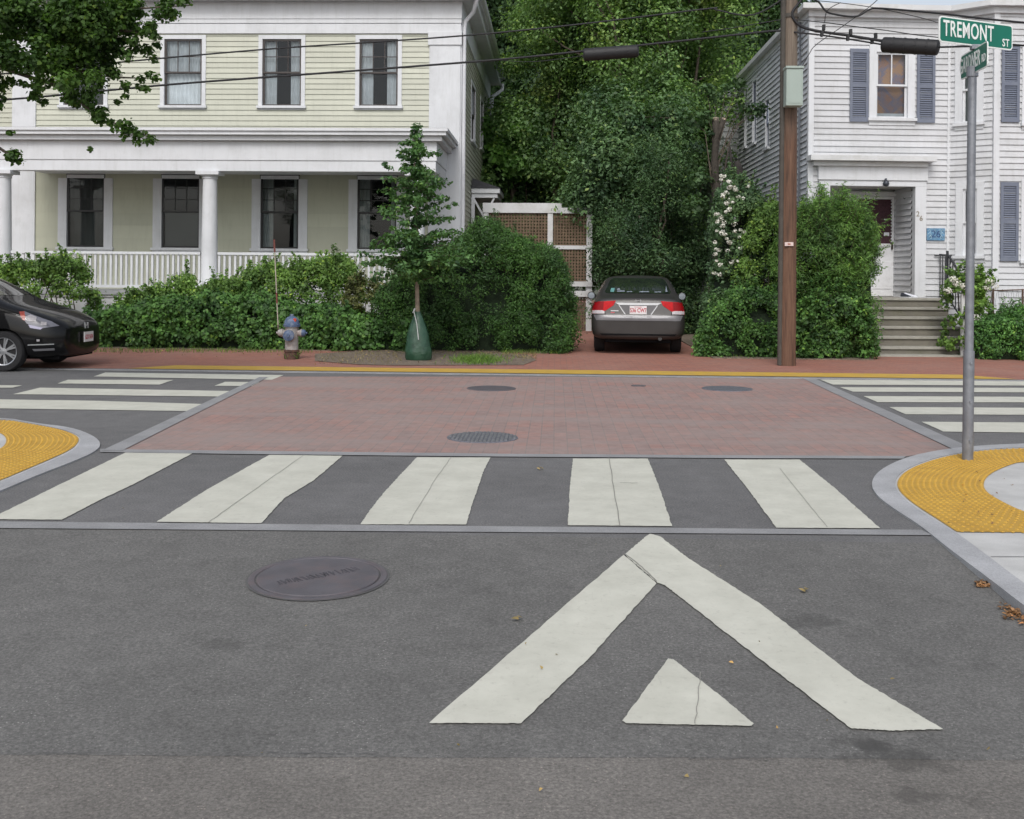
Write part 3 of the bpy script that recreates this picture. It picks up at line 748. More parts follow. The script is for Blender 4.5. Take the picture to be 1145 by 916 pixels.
for (x0, y0, x1, y1) in ((545,238.6,612.4,274.4),(617.1,239.1,655.9,274.4),(617.1,279.1,655.9,314.4),(545,279.1,612.4,395),(617.1,332.1,655.9,395)):
    a, b = fp(x0, y0), fp(x1, y1); mb = MB(); p = .075; w = .021
    n = int((b.x-a.x)/p); m_ = int((a.z-b.z)/p)
    for i in range(n+1): x = a.x + (b.x-a.x)*i/n; mb.box(x-w, x+w, YT-.012, YT-.002, b.z, a.z)
    for i in range(m_+1): z = b.z + (a.z-b.z)*i/m_; mb.box(a.x, b.x, YT+.002, YT+.012, z-w, z+w)
    mb.build('lattice_panel', LATT, ls)

# ---------------------------------------------------------------- white house (right)
YRH = 22.3
o_ = P(903, 305, YRH); A5 = R(5.0)
MR = frame((o_.x, o_.y), A5)
def hr(px, py, dd=0): return hit(MR, px, py, dd)
rh = thing('clapboard_house', 'white clapboard house with slate blue shutters, a bay and a recessed front door', 'house', (o_.x, o_.y, 0))
z_s = hr(950, 19)[1]; z_f = hr(950, 3.5, -.3)[1]
ub = hr(1061, 150)[0]
# bay frames
Bp = MR @ Vector((ub, 0, 0)); AB = R(-38)
MB1 = frame((Bp.x, Bp.y), AB); lb = hit(MB1, 1113, 150)[0]
Cp = MB1 @ Vector((lb, 0, 0)); MB2 = frame((Cp.x, Cp.y), A5)
# front wall
u_w0, zb_ = hr(979, 132); u_w1, zt_ = hr(1015, 59)
eu0, ez0 = hr(912.6, 333); eu1, ez1 = hr(1036, 183)
EXP = .121
mb = MB(MR); siding(mb, .09, ub, .25, z_s, EXP, proud=.023, holes=[(u_w0-.02,u_w1+.02,zb_-.02,zt_+.02),(eu0+.02, eu1-.02, -1, ez1-.02)]); mb.build('front_clapboards', SIDEW, rh)
window(MR, rh, u_w0, u_w1, zb_, zt_, .145, WHITE, style='2', curtains='none')
# patterned hanging in the window
def quilt():
    m, nt, b = nodes('patchwork_curtain'); v = coords(nt, (1,1,1), (0, R(45), 0))
    ch = N(nt, 'ShaderNodeTexVoronoi', Scale=19.0, Randomness=0.0); L(nt, v, ch.inputs['Vector'])
    c = ramp(nt, noise(nt, ch.outputs['Position'], 3, 1), [(.35, (.10,.12,.20)), (.46, (.34,.18,.12)), (.54, (.20,.18,.25)), (.64, (.40,.23,.14))])
    L(nt, c, b.inputs['Base Color']); b.inputs['Roughness'].default_value = .9; return m
wq = rh.children[-1]
mb = MB(MR); mb.quad((u_w0+.02,.12,zb_+.06),(u_w1-.02,.12,zb_+.06),(u_w1-.02,.12,zt_),(u_w0+.02,.12,zt_)); mb.build('patchwork_curtain', quilt(), wq)
mb = MB(MR); mb.box(u_w0, u_w1, .10, .11, zb_+.02, zb_+.11); mb.build('window_ledge', CURT, wq)
def shutter(M, u0, u1, z0, z1, d=0):
    mb = MB(M); s = .055; zm = (z0+z1)/2
    mb.box(u0, u0+s, d-.05, d-.018, z0, z1); mb.box(u1-s, u1, d-.05, d-.018, z0, z1)
    for a, b in ((z0, z0+.08), (zm-.04, zm+.04), (z1-.08, z1)): mb.box(u0+s, u1-s, d-.05, d-.018, a, b)
    for a, b in ((z0+.08, zm-.04), (zm+.04, z1-.08)):
        n = int((b-a)/.042)
        for i in range(n):
            z = a + (b-a)*i/n; mb.add([(u0+s,d-.046,z+.004),(u1-s,d-.046,z+.004),(u1-s,d-.024,z+.036),(u0+s,d-.024,z+.036)], [(0,1,2,3)])
    mb.box(u0+s, u1-s, d-.022, d-.017, z0+.08, z1-.08)
    mb.build('shutter', SHUT, rh)
for a, b in ((949.8,970.6),(1024.6,1044.8)): shutter(MR, hr(a,90)[0], hr(b,90)[0], hr(960,136.5)[1], hr(960,55)[1])
# bay walls
def hb(M, px, py): return hit(M, px, py)
a0, q0 = hb(MB1, 1076, 138); a1, q1 = hb(MB1, 1092.5, 62)
b0, q2 = hb(MB1, 1076.5, 286); b1, q3 = hb(MB1, 1092.8, 211)
window(MB1, rh, a0, a1, q0, q1, .14, WHITE, style='2', curtains='sidesdim'); window(MB1, rh, b0, b1, q2, q3, .14, WHITE, style='2', curtains='sidesdim')
mb = MB(MB1); siding(mb, .02, lb-.05, .25, z_s+.02, EXP, proud=.023, holes=[(a0-.02,a1+.02,q0-.02,q1+.02),(b0-.02,b1+.02,q2-.02,q3+.02)]); mb.build('bay_clapboards', SIDEW, rh)
c0, w0 = hb(MB2, 1149, 138); c1 = c0 + .8; w1 = hb(MB2, 1130, 58)[1]; e0, e1 = hb(MB2, 1130, 291)[1], hb(MB2, 1130, 208)[1]
window(MB2, rh, c0, c1, w0, w1, .13, WHITE, style='2', curtains='sidesdim'); window(MB2, rh, c0, c1, e0, e1, .13, WHITE, style='2', curtains='sidesdim')
lb2 = c1 + .7
mb = MB(MB2); siding(mb, .06, lb2, .25, z_s+.02, EXP, proud=.023, holes=[(c0-.02,c1+.02,w0-.02,w1+.02),(c0-.02,c1+.02,e0-.02,e1+.02)]); mb.build('bay_clapboards', SIDEW, rh)
for z_0, z_1 in ((hb(MB2,1130,137)[1], hb(MB2,1130,51)[1]), (hb(MB2,1125,292)[1], hb(MB2,1125,204)[1])):
    shutter(MB2, hb(MB2,1119,100)[0], hb(MB2,1139,100)[0], z_0, z_1); shutter(MB2, c1+.16, c1+.55, z_0, z_1)
mb = MB(MB2); mb.box(-.05, .07, -.035, .05, .2, z_s+.05); mb.build('corner_board', WHITE, rh)
mb = MB(MR); mb.box(-.02, .09, -.04, .06, .1, z_s+.02); mb.box(ub-.04, ub+.03, -.03, .03, .2, z_s); mb.build('corner_board', WHITE, rh)
Dp = MB2 @ Vector((lb2, 0, 0)); MB3 = frame((Dp.x, Dp.y), R(48))
mb = MB(MB3); siding(mb, 0, lb, .25, z_s+.02, EXP); mb.build('bay_clapboards', SIDEW, rh)
Ep = MB3 @ Vector((lb, 0, 0)); M4 = frame((Ep.x, Ep.y), A5)
mb = MB(M4); siding(mb, 0, 4, .25, z_s+.02, EXP); mb.build('front_clapboards', SIDEW, rh)
mb = MB()
for M_, l_ in ((MR, ub), (MB1, lb), (MB2, lb2), (MB3, lb), (M4, 4)):
    a, b = M_ @ Vector((0,.02,0)), M_ @ Vector((l_,.02,0))
    if M_ is MR: a = M_ @ Vector((eu1,.02,0))
    mb.add([a,b,(b.x,b.y,.24),(a.x,a.y,.24)], [(0,1,2,3)])
mb.build('foundation', mat('foundation', (.25,.25,.24), .9, .2, 8, bmp=.3), rh, fix=False)
# left side wall, going back
DEP = 8.4
MRS = Matrix(((0,1,0,o_.x),(-1,0,0,o_.y+DEP),(0,0,1,0),(0,0,0,1)))   # u=-Y, d=+X ; u=0 at the back
sw = []
for (a, b, y0, y1) in ((842.5,846.5,160,91),(833.5,836,164,100),(857,861,165,112)):
    (ua, _), (ub_, _) = hit(MRS, a, 130), hit(MRS, b, 130)
    z_0, z_1 = hit(MRS, (a+b)/2, y0)[1], hit(MRS, (a+b)/2, y1)[1]
    sw.append((min(ua,ub_), max(ua,ub_), z_0, z_1)); window(MRS, rh, min(ua,ub_), max(ua,ub_), z_0, z_1, .06, SHUT, style='none', curtains='none', proud=.03)
mb = MB(MRS); siding(mb, 0, DEP-.05, .25, z_s+.02, EXP, proud=.034, holes=[(a-.02,b+.02,c-.02,e+.02) for a,b,c,e in sw]); mb.build('side_clapboards', SIDEW2, rh)
mb = MB()
pd = o_ + Vector((-.07, .55, 0))
mb.tube([(pd.x,pd.y,z_s),(pd.x,pd.y,.3)], .022, 8); mb.build('conduit', mat('conduit', (.12,.13,.15), .6), rh)
# roof slab / fascia following the bay
def off(M_, u, d): p = M_ @ Vector((u, d, 0)); return (p.x, p.y)
o = .28
pl = [off(MR,-.22,-o), off(MR,ub-.10,-o), off(MB1,lb-.02,-o), off(MB2,lb2+.1,-o), off(MB3,lb,-o), off(M4,4.2,-o), off(M4,4.2,8), (o_.x-.2, o_.y+DEP+.2)]
mb = MB(); mb.prism(pl, z_s+.10, z_f); mb.build('eaves', WHITE2, rh)
o = .10
pl2 = [off(MR,-.05,-o), off(MR,ub-.04,-o), off(MB1,lb,-o), off(MB2,lb2+.05,-o), off(MB3,lb,-o), off(M4,4,-o), off(M4,4,7.8), (o_.x-.06, o_.y+DEP)]
mb = MB(); mb.prism(pl2, z_s-.02, z_s+.099); mb.build('frieze', WHITE, rh)
mb = MB()
core = [off(MR,.3,1.25), off(MR,ub,1.25), off(MR,ub+.6,.9), off(MB2,.2,1.25), off(MB2,lb2,1.25), off(M4,4,.2), off(M4,4,7.5), (o_.x+.3,o_.y+DEP-.2)]
mb.prism(core, 0, z_s-.05); mb.build('core_walls', DARKROOM, rh)
# entry surround
e202 = hr(980, 202)[1]; e208 = hr(980, 208.5)[1]; ujr, ujl = hr(1022, 250)[0], hr(927, 250)[0]
zfl = hr(1025, 333)[1]
mb = MB(MR)
mb.box(eu0, eu1, -.09, .1, e202, ez1); mb.box(eu0+.02, eu1-.02, -.06, .1, e208, e202-.001)
mb.box(ujr, eu1-.02, -.06, .1, zfl, e208-.001); mb.box(eu0+.02, ujl, -.06, .1, zfl, e208-.001); mb.box(eu0+.05, eu1-.03, -.03, .1, .1, zfl-.2)
mb.build('entry_surround', WHITE, rh, bevel=.005)
mb = MB(MR)
c0_, c1_ = hr(906,178,-.25)[0], hr(1047,178,-.25)[0]
k0, k1, k2 = hr(980,186,-.15)[1], hr(980,178.5,-.25)[1], hr(980,174,-.25)[1]
mb.box(c0_+.1, c1_-.12, -.16, -.001, k0, k1-.03); mb.box(c0_, c1_, -.30, -.001, k1-.029, k2); mb.build('entry_cornice', WHITE2, rh, bevel=.006)
DR = 1.0
mb = MB(MR); mb.box(ujl-.1, ujr+.02, .101, DR+.2, e208+.02, e208+.05); mb.build('entry_ceiling', mat('entry_ceiling', (.52,.52,.49), .7, .06), rh)
mb = MB(MR); mb.box(eu0, eu1, -.02, DR+.1, zfl-.16, zfl); mb.build('entry_floor', mat('entry_floor', (.30,.28,.25), .8, .15, bmp=.2), rh)
# recess side wall (right) with clapboards, left plain
Mx = MR @ Matrix(((0,1,0,ujr+.01),(-1,0,0,DR),(0,0,1,0),(0,0,0,1)))     # u = toward the street, d = +u of wall
mb = MB(Mx); siding(mb, 0, DR-.1, zfl, e208+.02, EXP, proud=.03); mb.build('recess_clapboards', SIDEW, rh)
mb = MB(MR); mb.box(ujl-.06, ujl-.01, .1, DR, zfl, e208+.02); mb.box(ujl-.06, ujr, DR+.06, DR+.1, zfl, e208+.02); mb.build('recess_wall', WHITE2, rh)
# door
d1, zdt = hr(1000, 220, DR-.02); d0 = d1 - .92
mb = MB(MR)
mb.box(d1+.005, d1+.11, DR-.06, DR+.05, zfl, zdt+.1); mb.box(d0-.11, d0-.005, DR-.06, DR+.05, zfl, zdt+.1); mb.box(d0-.004, d1+.004, DR-.06, DR+.05, zdt+.005, zdt+.1)
mb.box(d1+.12, ujr, DR-.03, DR+.05, zfl, e208); mb.build('door_frame', WHITE, rh, bevel=.004)
mb = MB(MR); gz0, gz1 = hr(990, 272.5, DR)[1], hr(990, 223, DR)[1]; gx0, gx1 = d0+.12, hr(998.5, 250, DR)[0]-.02
mb.box(d0, gx0, DR-.01, DR+.04, zfl+.01, zdt); mb.box(gx1, d1, DR-.01, DR+.04, zfl+.01, zdt); mb.box(gx0, gx1, DR-.01, DR+.04, zfl+.01, gz0); mb.box(gx0, gx1, DR-.01, DR+.04, gz1, zdt)
for z_0, z_1 in ((zfl+.16, zfl+.75),): mb.box(gx0+.03, gx1-.03, DR-.022, DR-.009, z_0, z_1)
mb.box(d0+.02, d1-.02, DR-.03, DR-.009, gz0-.06, gz0-.025)
door = mb.build('front_door', mat('door_white', (.74,.75,.77), .5, .05, 3, dirt=(.50,.50,.50), dscale=3), rh, bevel=.004)
BURG = mat('burgundy_lace', (.055,.022,.03), .8, .4, 30)
mb = MB(MR); mb.quad((gx0,DR+.02,gz0),(gx1,DR+.02,gz0),(gx1,DR+.02,gz1),(gx0,DR+.02,gz1)); mb.build('door_lace', BURG, door)
mb = MB(MR); n = 14
for i in range(n): z = gz0 + (gz1-gz0)*(i+.5)/n; mb.lathe([(.001,0),(.022,0),(.022,.004),(.001,.004)], (0,0,0), 8, caps=False) if 0 else mb.box(gx1-.022, gx1-.001, DR+.004, DR+.012, z-.010, z+.018)
mb.build('lace_edge', CURT, door)
for (x, y, w, h) in ((990.5,245.5,.07,.025),(991.5,262,.115,.075)):
    u, z = hr(x, y, DR); mb = MB(MR); mb.box(u-w/2, u+w/2, DR+.008, DR+.014, z-h/2, z+h/2); mb.build('paper_note', CURT, door)
mb = MB(MR); u, z = hr(1003.3, 274, DR-.05); mb.box(d1-.06, d1-.03, DR-.05, DR-.012, z-.10, z+.06); mb.build('door_handle', mat('brass_dark', (.06,.05,.04), .4, metal=.6), door)
for y in (259, 264.5):
    u, z = hr(1009, y, DR-.03); mb = MB(MR); mb.lathe([(.028, DR-.045),(.028, DR-.029)], (u,0,z), 12, 'Y'); mb.build('doorbell', mat('bell_dark', (.04,.04,.04), .5), rh)
# lights
mb = MB(MR); u, z = hr(991, 205.5, -.15); mb.lathe([(.001,-.06),(.05,-.04),(.065,.0),(.05,.05),(.02,.07),(.015,.11)], (u,-.14,z), 14); mb.box(u-.015,u+.015,-.14,-.085,z+.06,z+.10)
mb.build('entry_lamp', mat('lamp_iron', (.05,.055,.07), .4, metal=.4), rh, smooth=True, auto=50)
u, z = hr(1014.5, 224, .5); mb = MB(MR); mb.lathe([(.02,.10),(.09,.06),(.075,.03)], (u,.5,z), 10); mb.box(u+.05, ujr, .48, .52, z+.05, z+.09); ln = mb.build('lantern', mat('lamp_black', (.03,.03,.03), .5), rh)
mb = MB(MR); mb.lathe([(.055,-.09),(.07,.03)], (u,.5,z), 10); mb.build('lantern_glass', CURTD, ln)
# house number and plaque
BR = mat('brass_number', (.30,.26,.20), .4, metal=.5)
for ch, x, y in (('2', 1026.4, 239.5), ('6', 1030.0, 244.5)):
    u, z = hr(x, y, -.065)
    text_obj(ch, 'house_number', MR @ Matrix(((1,0,0,u),(0,0,-1,-.064),(0,1,0,z),(0,0,0,1))), .105, BR, rh, .008)
u0_, zq0 = hr(1035.2, 269); u1_, zq1 = hr(1055.5, 255.5)
PLQ = mat('plaque_blue', (.10,.22,.36), .35, .45, 16, dirt=(.25,.38,.46), dscale=12)
mb = MB(MR); mb.box(u0_, u1_, -.05, -.022, zq0, zq1); pq = mb.build('number_plaque', PLQ, rh, bevel=.006)
mb = MB(MR); uc, zc, hw, hh = (u0_+u1_)/2, (zq0+zq1)/2, (u1_-u0_)/2, (zq1-zq0)/2
for sx in (-1, 1):
    for k in range(3):
        pts = [(uc + sx*(hw*.62 + .028*math.cos(q)+.012*k), -.052, zc + (k-1)*hh*.5 + .028*math.sin(q)) for q in np.linspace(0, 4.7, 9)]
        mb.tube(pts, .006, 5)
mb.build('scrollwork', mat('plaque_pale', (.35,.50,.58), .4), pq)
text_obj('26', 'plaque_number', MR @ Matrix(((1,0,0,uc),(0,0,-1,-.052),(0,1,0,zc),(0,0,0,1))), .14, mat('plaque_navy', (.03,.07,.18), .4), pq, .006)

# steps
STEP = mat('step_stone', (.20,.185,.155), .9, .2, 6, bmp=.4, dirt=(.12,.12,.08), dscale=3); STEPL = mat('step_nosing', (.34,.33,.29), .85, .12, 10)
us0, us1 = hr(945, 335)[0], hr(1047, 335)[0]
st = thing('front_steps', 'worn stone front steps leading up to the white front door', 'steps', tuple(MR @ Vector(((us0+us1)/2, -1.0, 0))))
nst = 6; rise = zfl / nst
for k in range(nst):
    z = zfl - rise*k - .001; dpt = -.08 - .27*k
    mb = MB(MR); mb.box(us0+.02, us1-.02, dpt-.25, -.03 if k == 0 else dpt+.02, 0 if k == nst-1 else z-rise-.03, z-.05); t_ = mb.build('step', STEP, st)
    mb = MB(MR); mb.box(us0-.01, us1+.01, dpt-.29, -.065 if k == 0 else dpt-.0, z-.048, z); mb.build('tread', STEPL, t_, bevel=.008)
mb = MB(MR); mb.box(us0-.3, us1+.12, -2.1, -1.73, -.02, .045); mb.build('bottom_slab', STEPL, st, bevel=.01)
# iron railing
IR = mat('wrought_iron', (.025,.027,.032), .5, .1)
rl = thing('iron_railing', 'black wrought iron handrail on the right side of the front steps', 'railing', tuple(MR @ Vector((us1+.1, -.8, 0))))
ur = us1 + .03; mb = MB(MR)
p0 = (ur-.02, -.12, zfl+.88); p1 = (ur+.02, -.42, zfl+.86); p2 = (ur+.08, -1.62, .98)
mb.bar(p0, p1, .035, .03); mb.bar(p1, p2, .035, .03); mb.bar((ur,-.42,zfl+.05),(ur+.08,-1.62,.16+.04),.022); mb.bar((ur-.02,-.12,zfl+.08),(ur,-.42,zfl+.05),.022)
mb.build('handrail', IR, rl)
mb = MB(MR)
mb.bar((ur+.08,-1.62,0),(ur+.08,-1.62,1.05),.04); mb.bar((ur,-.42,.5),(ur,-.42,zfl+.95),.04); mb.build('newel_posts', IR, rl)
for i in range(10):
    t = (i+.5)/10; a = Vector(p1).lerp(Vector(p2), t); mb = MB(MR); mb.bar((a.x, a.y, a.z), (a.x, a.y, a.z-.82+.04*t), .016); mb.build('baluster', IR, rl)
mb = MB(MR)   # side panel on the landing, parallel to the house
for i in range(7): x = ur + .02 + i*.055; mb.bar((x,-.05,zfl+.02),(x,-.05,zfl+.86),.014)
mb.bar((ur-.1,-.05,zfl+.86),(ur+.40,-.05,zfl+.86),.02); mb.bar((ur,-.05,zfl+.02),(ur+.40,-.05,zfl+.02),.02); mb.build('landing_panel', IR, rl)
# shoes on the landing
def shoe(px, py, label, m, rz):
    u, z = hr(px, py, -.1); p = MR @ Vector((u, -.16, zfl)); t = thing('shoe', label, 'shoe', (p.x, p.y, zfl), 'shoes left at the front door')
    M_ = Matrix.Translation(p) @ Matrix.Rotation(rz, 4, 'Z')
    mb = MB(M_)
    secs = [(-.13,.030,.10),(-.10,.038,.105),(-.04,.040,.085),(.02,.042,.07),(.08,.048,.055),(.12,.040,.045),(.145,.018,.035)]
    vs = []; k = 8
    for x, w, h in secs:
        for q in range(k): a = math.pi*q/(k-1); vs.append((x, -w*math.cos(a), .022 + (h-.022)*math.sin(a)))
    fs = [(i*k+q, i*k+q+1, (i+1)*k+q+1, (i+1)*k+q) for i in range(len(secs)-1) for q in range(k-1)] + [tuple(range(k)), tuple((len(secs)-1)*k+q for q in range(k))]
    mb.add(vs, fs); mb.build('upper', m, t, smooth=True, auto=60)
    mb = MB(M_); mb.prism([(-.14,-.035),(.0,-.042),(.08,-.05),(.14,-.03),(.15,0),(.14,.03),(.08,.05),(0,.042),(-.14,.035)], .0, .024); mb.build('sole', WHITE, t)
shoe(1016.5, 331, 'white trainer standing on the top step by the right door jamb', mat('shoe_white', (.72,.74,.80), .6, .03), R(-40))
shoe(1011.5, 331, 'dark shoe standing beside the white trainer on the top step', mat('shoe_dark', (.03,.035,.05), .6), R(-70))

# ---------------------------------------------------------------- grey-white house further back
YB = 31.5
bh = thing('clapboard_house', 'far white house behind the trees, its grey clapboard end seen left of the shuttered house', 'house', (XP(840, YB), YB, 0))
xa, xb2 = XP(797, YB), XP(870, YB); zt = ZP(815, 107, YB)
mb = MB(frame((0, YB), 0)); siding(mb, xa, xb2, 0, zt-.1, .2, proud=.03); mb.build('end_clapboards', mat('far_clapboard', (.66,.67,.69), .6, .05), bh)
mb = MB(); mb.box(xa, xb2, YB+.03, YB+9, 0, zt-.1); mb.build('wall', SIDEW2, bh)
mb = MB(); mb.box(xa-.35, xb2, YB-.35, YB+9.3, zt-.1, zt+.12); mb.build('eaves', WHITE, bh)
mb = MB(); mb.add([(xa-.35,YB-.35,zt+.121),(xb2,YB-.35,zt+.121),(xb2,YB+9.3,zt+.121),(xa-.35,YB+9.3,zt+.121),(xa+1,YB+4,zt+.9),(xb2,YB+4,zt+.9)],[(0,1,5,4),(1,2,5),(2,3,4,5),(3,0,4)]); mb.build('roof', WHITE2, bh)
mb = MB(); mb.box(xa-.02, xa+.14, YB-.05, YB+.05, 0, zt-.1); mb.build('corner_board', WHITE, bh)
# ================================================================== STREET FURNITURE
def woodpole():
    m, nt, b = nodes('pole_wood'); v = coords(nt, (9, 9, .5)); s = N(nt, 'ShaderNodeSeparateXYZ'); L(nt, coords(nt), s.inputs[0])
    g = noise(nt, v, 3, 8, .7)
    c = ramp(nt, g, [(.3, (.05,.028,.019)), (.5, (.12,.062,.038)), (.72, (.19,.108,.068))])
    c2 = ramp(nt, g, [(.3, (.075,.058,.045)), (.5, (.155,.12,.092)), (.72, (.24,.20,.155))])
    mr = N(nt, 'ShaderNodeMapRange'); mr.inputs[1].default_value = 3.6; mr.inputs[2].default_value = 5.0; L(nt, s.outputs[2], mr.inputs[0])
    L(nt, mixc(nt, mr.outputs[0], c, c2), b.inputs['Base Color']); b.inputs['Roughness'].default_value = .8
    bump(nt, b, g, .7, .01); return m
YPL = 18.1
bp = P(880, 408, YPL); tp_ = P(884, 0, YPL)
up_ = thing('utility_pole', 'brown wooden utility pole with a grey conduit standing on the far brick sidewalk', 'utility pole', (bp.x, YPL, 0))
dx = (tp_.x - bp.x) / (tp_.z - bp.z)
mb = MB(); pts = []; rad = []
for i in range(24): z = -.05 + i*.42; pts.append((bp.x + dx*z, YPL, z)); rad.append(.142 - .0045*z)
mb.tube(pts, rad, 20); mb.build('pole', woodpole(), up_, smooth=True, auto=60)
mb = MB(); CG = mat('conduit_grey', (.065,.058,.05), .8, .2, 6)
mb.tube([(bp.x-.125+dx*z*.8, YPL-.05, z) for z in (0.02,2,4,6,8.5)], .045, 10); mb.build('conduit', CG, up_, smooth=True, auto=50)
mb = MB()
a, b = P(877.5, 273, YPL-.15), P(887, 273, YPL-.15); mb.box(a.x, b.x, YPL-.16, YPL-.135, a.z-.03, a.z+.03); tg = mb.build('pole_tag', mat('tag_pink', (.62,.50,.48), .6, .1), up_)
mb = MB(); mb.box(a.x+.045, b.x-.045, YPL-.163, YPL-.1605, a.z-.014, a.z+.012); mb.build('tag_mark', mat('tag_rust', (.33,.14,.10), .6), tg)
for z in (4.75, 5.75):
    mb = MB(); mb.lathe([(.135,z-.03),(.135,z+.03)], (bp.x+dx*z,YPL,0), 20, caps=False); mb.build('pole_band', CG, up_)
# green grey cabinet on the pole
a, b = P(876.5, 120, YPL-.2), P(895.5, 75.5, YPL-.2)
cb = thing('utility_cabinet', 'pale green grey metal cabinet strapped high on the wooden pole', 'utility box', ((a.x+b.x)/2, YPL-.2, a.z))
GB = mat('cabinet_green', (.32,.38,.345), .5, .05)
mb = MB(); mb.box(a.x, b.x, YPL-.38, YPL-.145, a.z, b.z-.05); mb.build('cabinet', GB, cb, bevel=.012)
mb = MB(); mb.box(a.x-.01, b.x+.01, YPL-.40, YPL-.14, b.z-.049, b.z-.01); mb.build('lid', GB, cb, bevel=.008)
mb = MB(); mb.box(a.x+.03, b.x-.03, YPL-.386, YPL-.381, a.z+.04, b.z-.09); mb.build('door', GB, cb)

# overhead cables
CAB = mat('cable_black', (.014,.014,.017), .65, .2); CAB2 = mat('splice_black', (.012,.012,.014), .6, .2, 20)
def cable(pts, r, label, depth=YPL, n=8):
    ctrl = [P(p[0], p[1], p[2] if len(p) > 2 else depth) for p in pts]
    out = []
    for i in range(len(ctrl)-1):      # Catmull-Rom
        p0 = ctrl[max(i-1,0)]; p1 = ctrl[i]; p2 = ctrl[i+1]; p3 = ctrl[min(i+2,len(ctrl)-1)]
        for k in range(n):
            t = k/n; out.append(.5*((2*p1)+(-p0+p2)*t+(2*p0-5*p1+4*p2-p3)*t*t+(-p0+3*p1-3*p2+p3)*t**3))
    out.append(ctrl[-1])
    mb = MB(); mb.tube(out, r, 6); o = mb.build('overhead_cable', CAB, None, smooth=True)
    return tag(o, label, 'cable', 'overhead cables strung from the utility pole')
Y1 = YPL - .17
cable([(-500,143,Y1+.3),(-260,128,Y1),(0,112,Y1),(180,95.5,Y1),(290,87,Y1),(400,79,Y1),(555,67,Y1),(655,57,Y1),(760,46,Y1),(850,36,Y1),(873,34.5,Y1)], .018, 'lower thick cable sagging across the green house up to the pole', Y1)
cable([(-500,130,Y1),(-200,108,Y1),(0,83,Y1),(135,69.5,Y1),(300,55,Y1),(420,47,Y1),(530,39,Y1),(650,27,Y1),(790,10,Y1),(800,11,Y1),(830,17,Y1),(850,14,Y1),(875,-1,Y1)], .014, 'upper cable crossing the green house eaves and dipping left of the pole', Y1)
cable([(785,36,Y1),(815,32,Y1),(838,28,Y1),(874,22,Y1)], .008, 'short pale wire just above the lower cable left of the pole', Y1)
cable([(655,62,Y1),(598,69,Y1),(560,67.5,Y1)], .006, 'thin wire hanging under the black splice case over the trees', Y1)
YR1 = YPL - .12
cable([(902,-8,YR1),(893,4,YR1),(886,14,YR1),(888,22,YR1),(897,30,YR1),(915,35,YR1),(950,40,YR1),(990,46.5,YR1-.3)], .024, 'thick black cable looping down the pole and out to the large splice case', YR1)
cable([(888,36,YR1),(915,39,YR1),(950,44,YR1),(990,50.5,YR1-.3)], .014, 'thinner cable running under the looped one into the large splice case', YR1)
cable([(905,-2,YR1),(915,2,YR1),(923,12,YR1),(933,16,YR1),(957,18.5,YR1),(972,11,YR1),(985,9.5,YR1),(1050,15,YR1-.6),(1110,22,YR1-1.1),(1230,33,YR1-2.1)], .016, 'black cable dipping in a bow right of the pole then running on to the right', YR1)
cable([(888,22,YR1),(920,25,YR1),(950,29,YR1),(990,34,YR1-.3),(1050,42,YR1-.8),(1230,58,YR1-2.2)], .008, 'thin strand above the large splice case', YR1)
cable([(1046,53,YR1-.7),(1100,51.5,YR1-1.1),(1145,51,YR1-1.5),(1240,52,YR1-2.2)], .016, 'cable leaving the large splice case behind the street name signs', YR1)
cable([(1000,-25,YR1),(981,0,YR1),(950,24,YR1),(914,49,YR1),(905,60,YR1),(896,76,YR1-.1)], .007, 'thin service wire falling diagonally to the cabinet on the pole', YR1)
cable([(915,1,YR1),(945,4,YR1),(985,10,YR1),(1030,20,YR1-.5),(1050,26,YR1-.7)], .006, 'thin wire nearly along the white house eaves', YR1)
cable([(940,3,YR1),(930,8,YR1),(924,14,YR1),(922,26,YR1)], .007, 'short jumper wire hanging between cables right of the pole', YR1)
def splice(p, q, r, label, Y0, Y1_):
    a, b = P(*p, Y0), P(*q, Y1_); mb = MB(); d = (b-a); L_ = d.length; t = d.normalized()
    mb.tube([a, a+t*.02, a+t*.05, b-t*.05, b-t*.02, b], [r*.7, r*.95, r, r, r*.95, r*.7], 16)
    root = thing('splice_case', label, 'cable splice', tuple(a), 'black cable splice cases')
    mb.build('case', CAB2, root, smooth=True, auto=40)
    mb = MB()
    for k in range(1, 5): c = a.lerp(b, k/5); mb.tube([c-t*.012, c+t*.012], r*1.05, 16)
    mb.build('clamp_bands', CAB2, root)
splice((652,61.5), (714,57), .105, 'long black splice case hung on the lower cable in front of the trees', Y1, Y1)
splice((986,50), (1050,53.5), .125, 'large black splice case hung in front of the white house eaves', YR1-.3, YR1-.7)
for i, (x, y) in enumerate(((921,31),(951,36),(979,40.5),(919,38),(948,42.5),(975,46))):
    p = P(x, y, YR1-.08); mb = MB(); mb.box(p.x-.02, p.x+.02, p.y-.04, p.y+.03, p.z-.045, p.z+.045)
    tag(mb.build('cable_clamp', CAB2), 'small black clamp holding the cables together right of the pole', 'cable clamp', 'small clamps on the cables right of the pole')

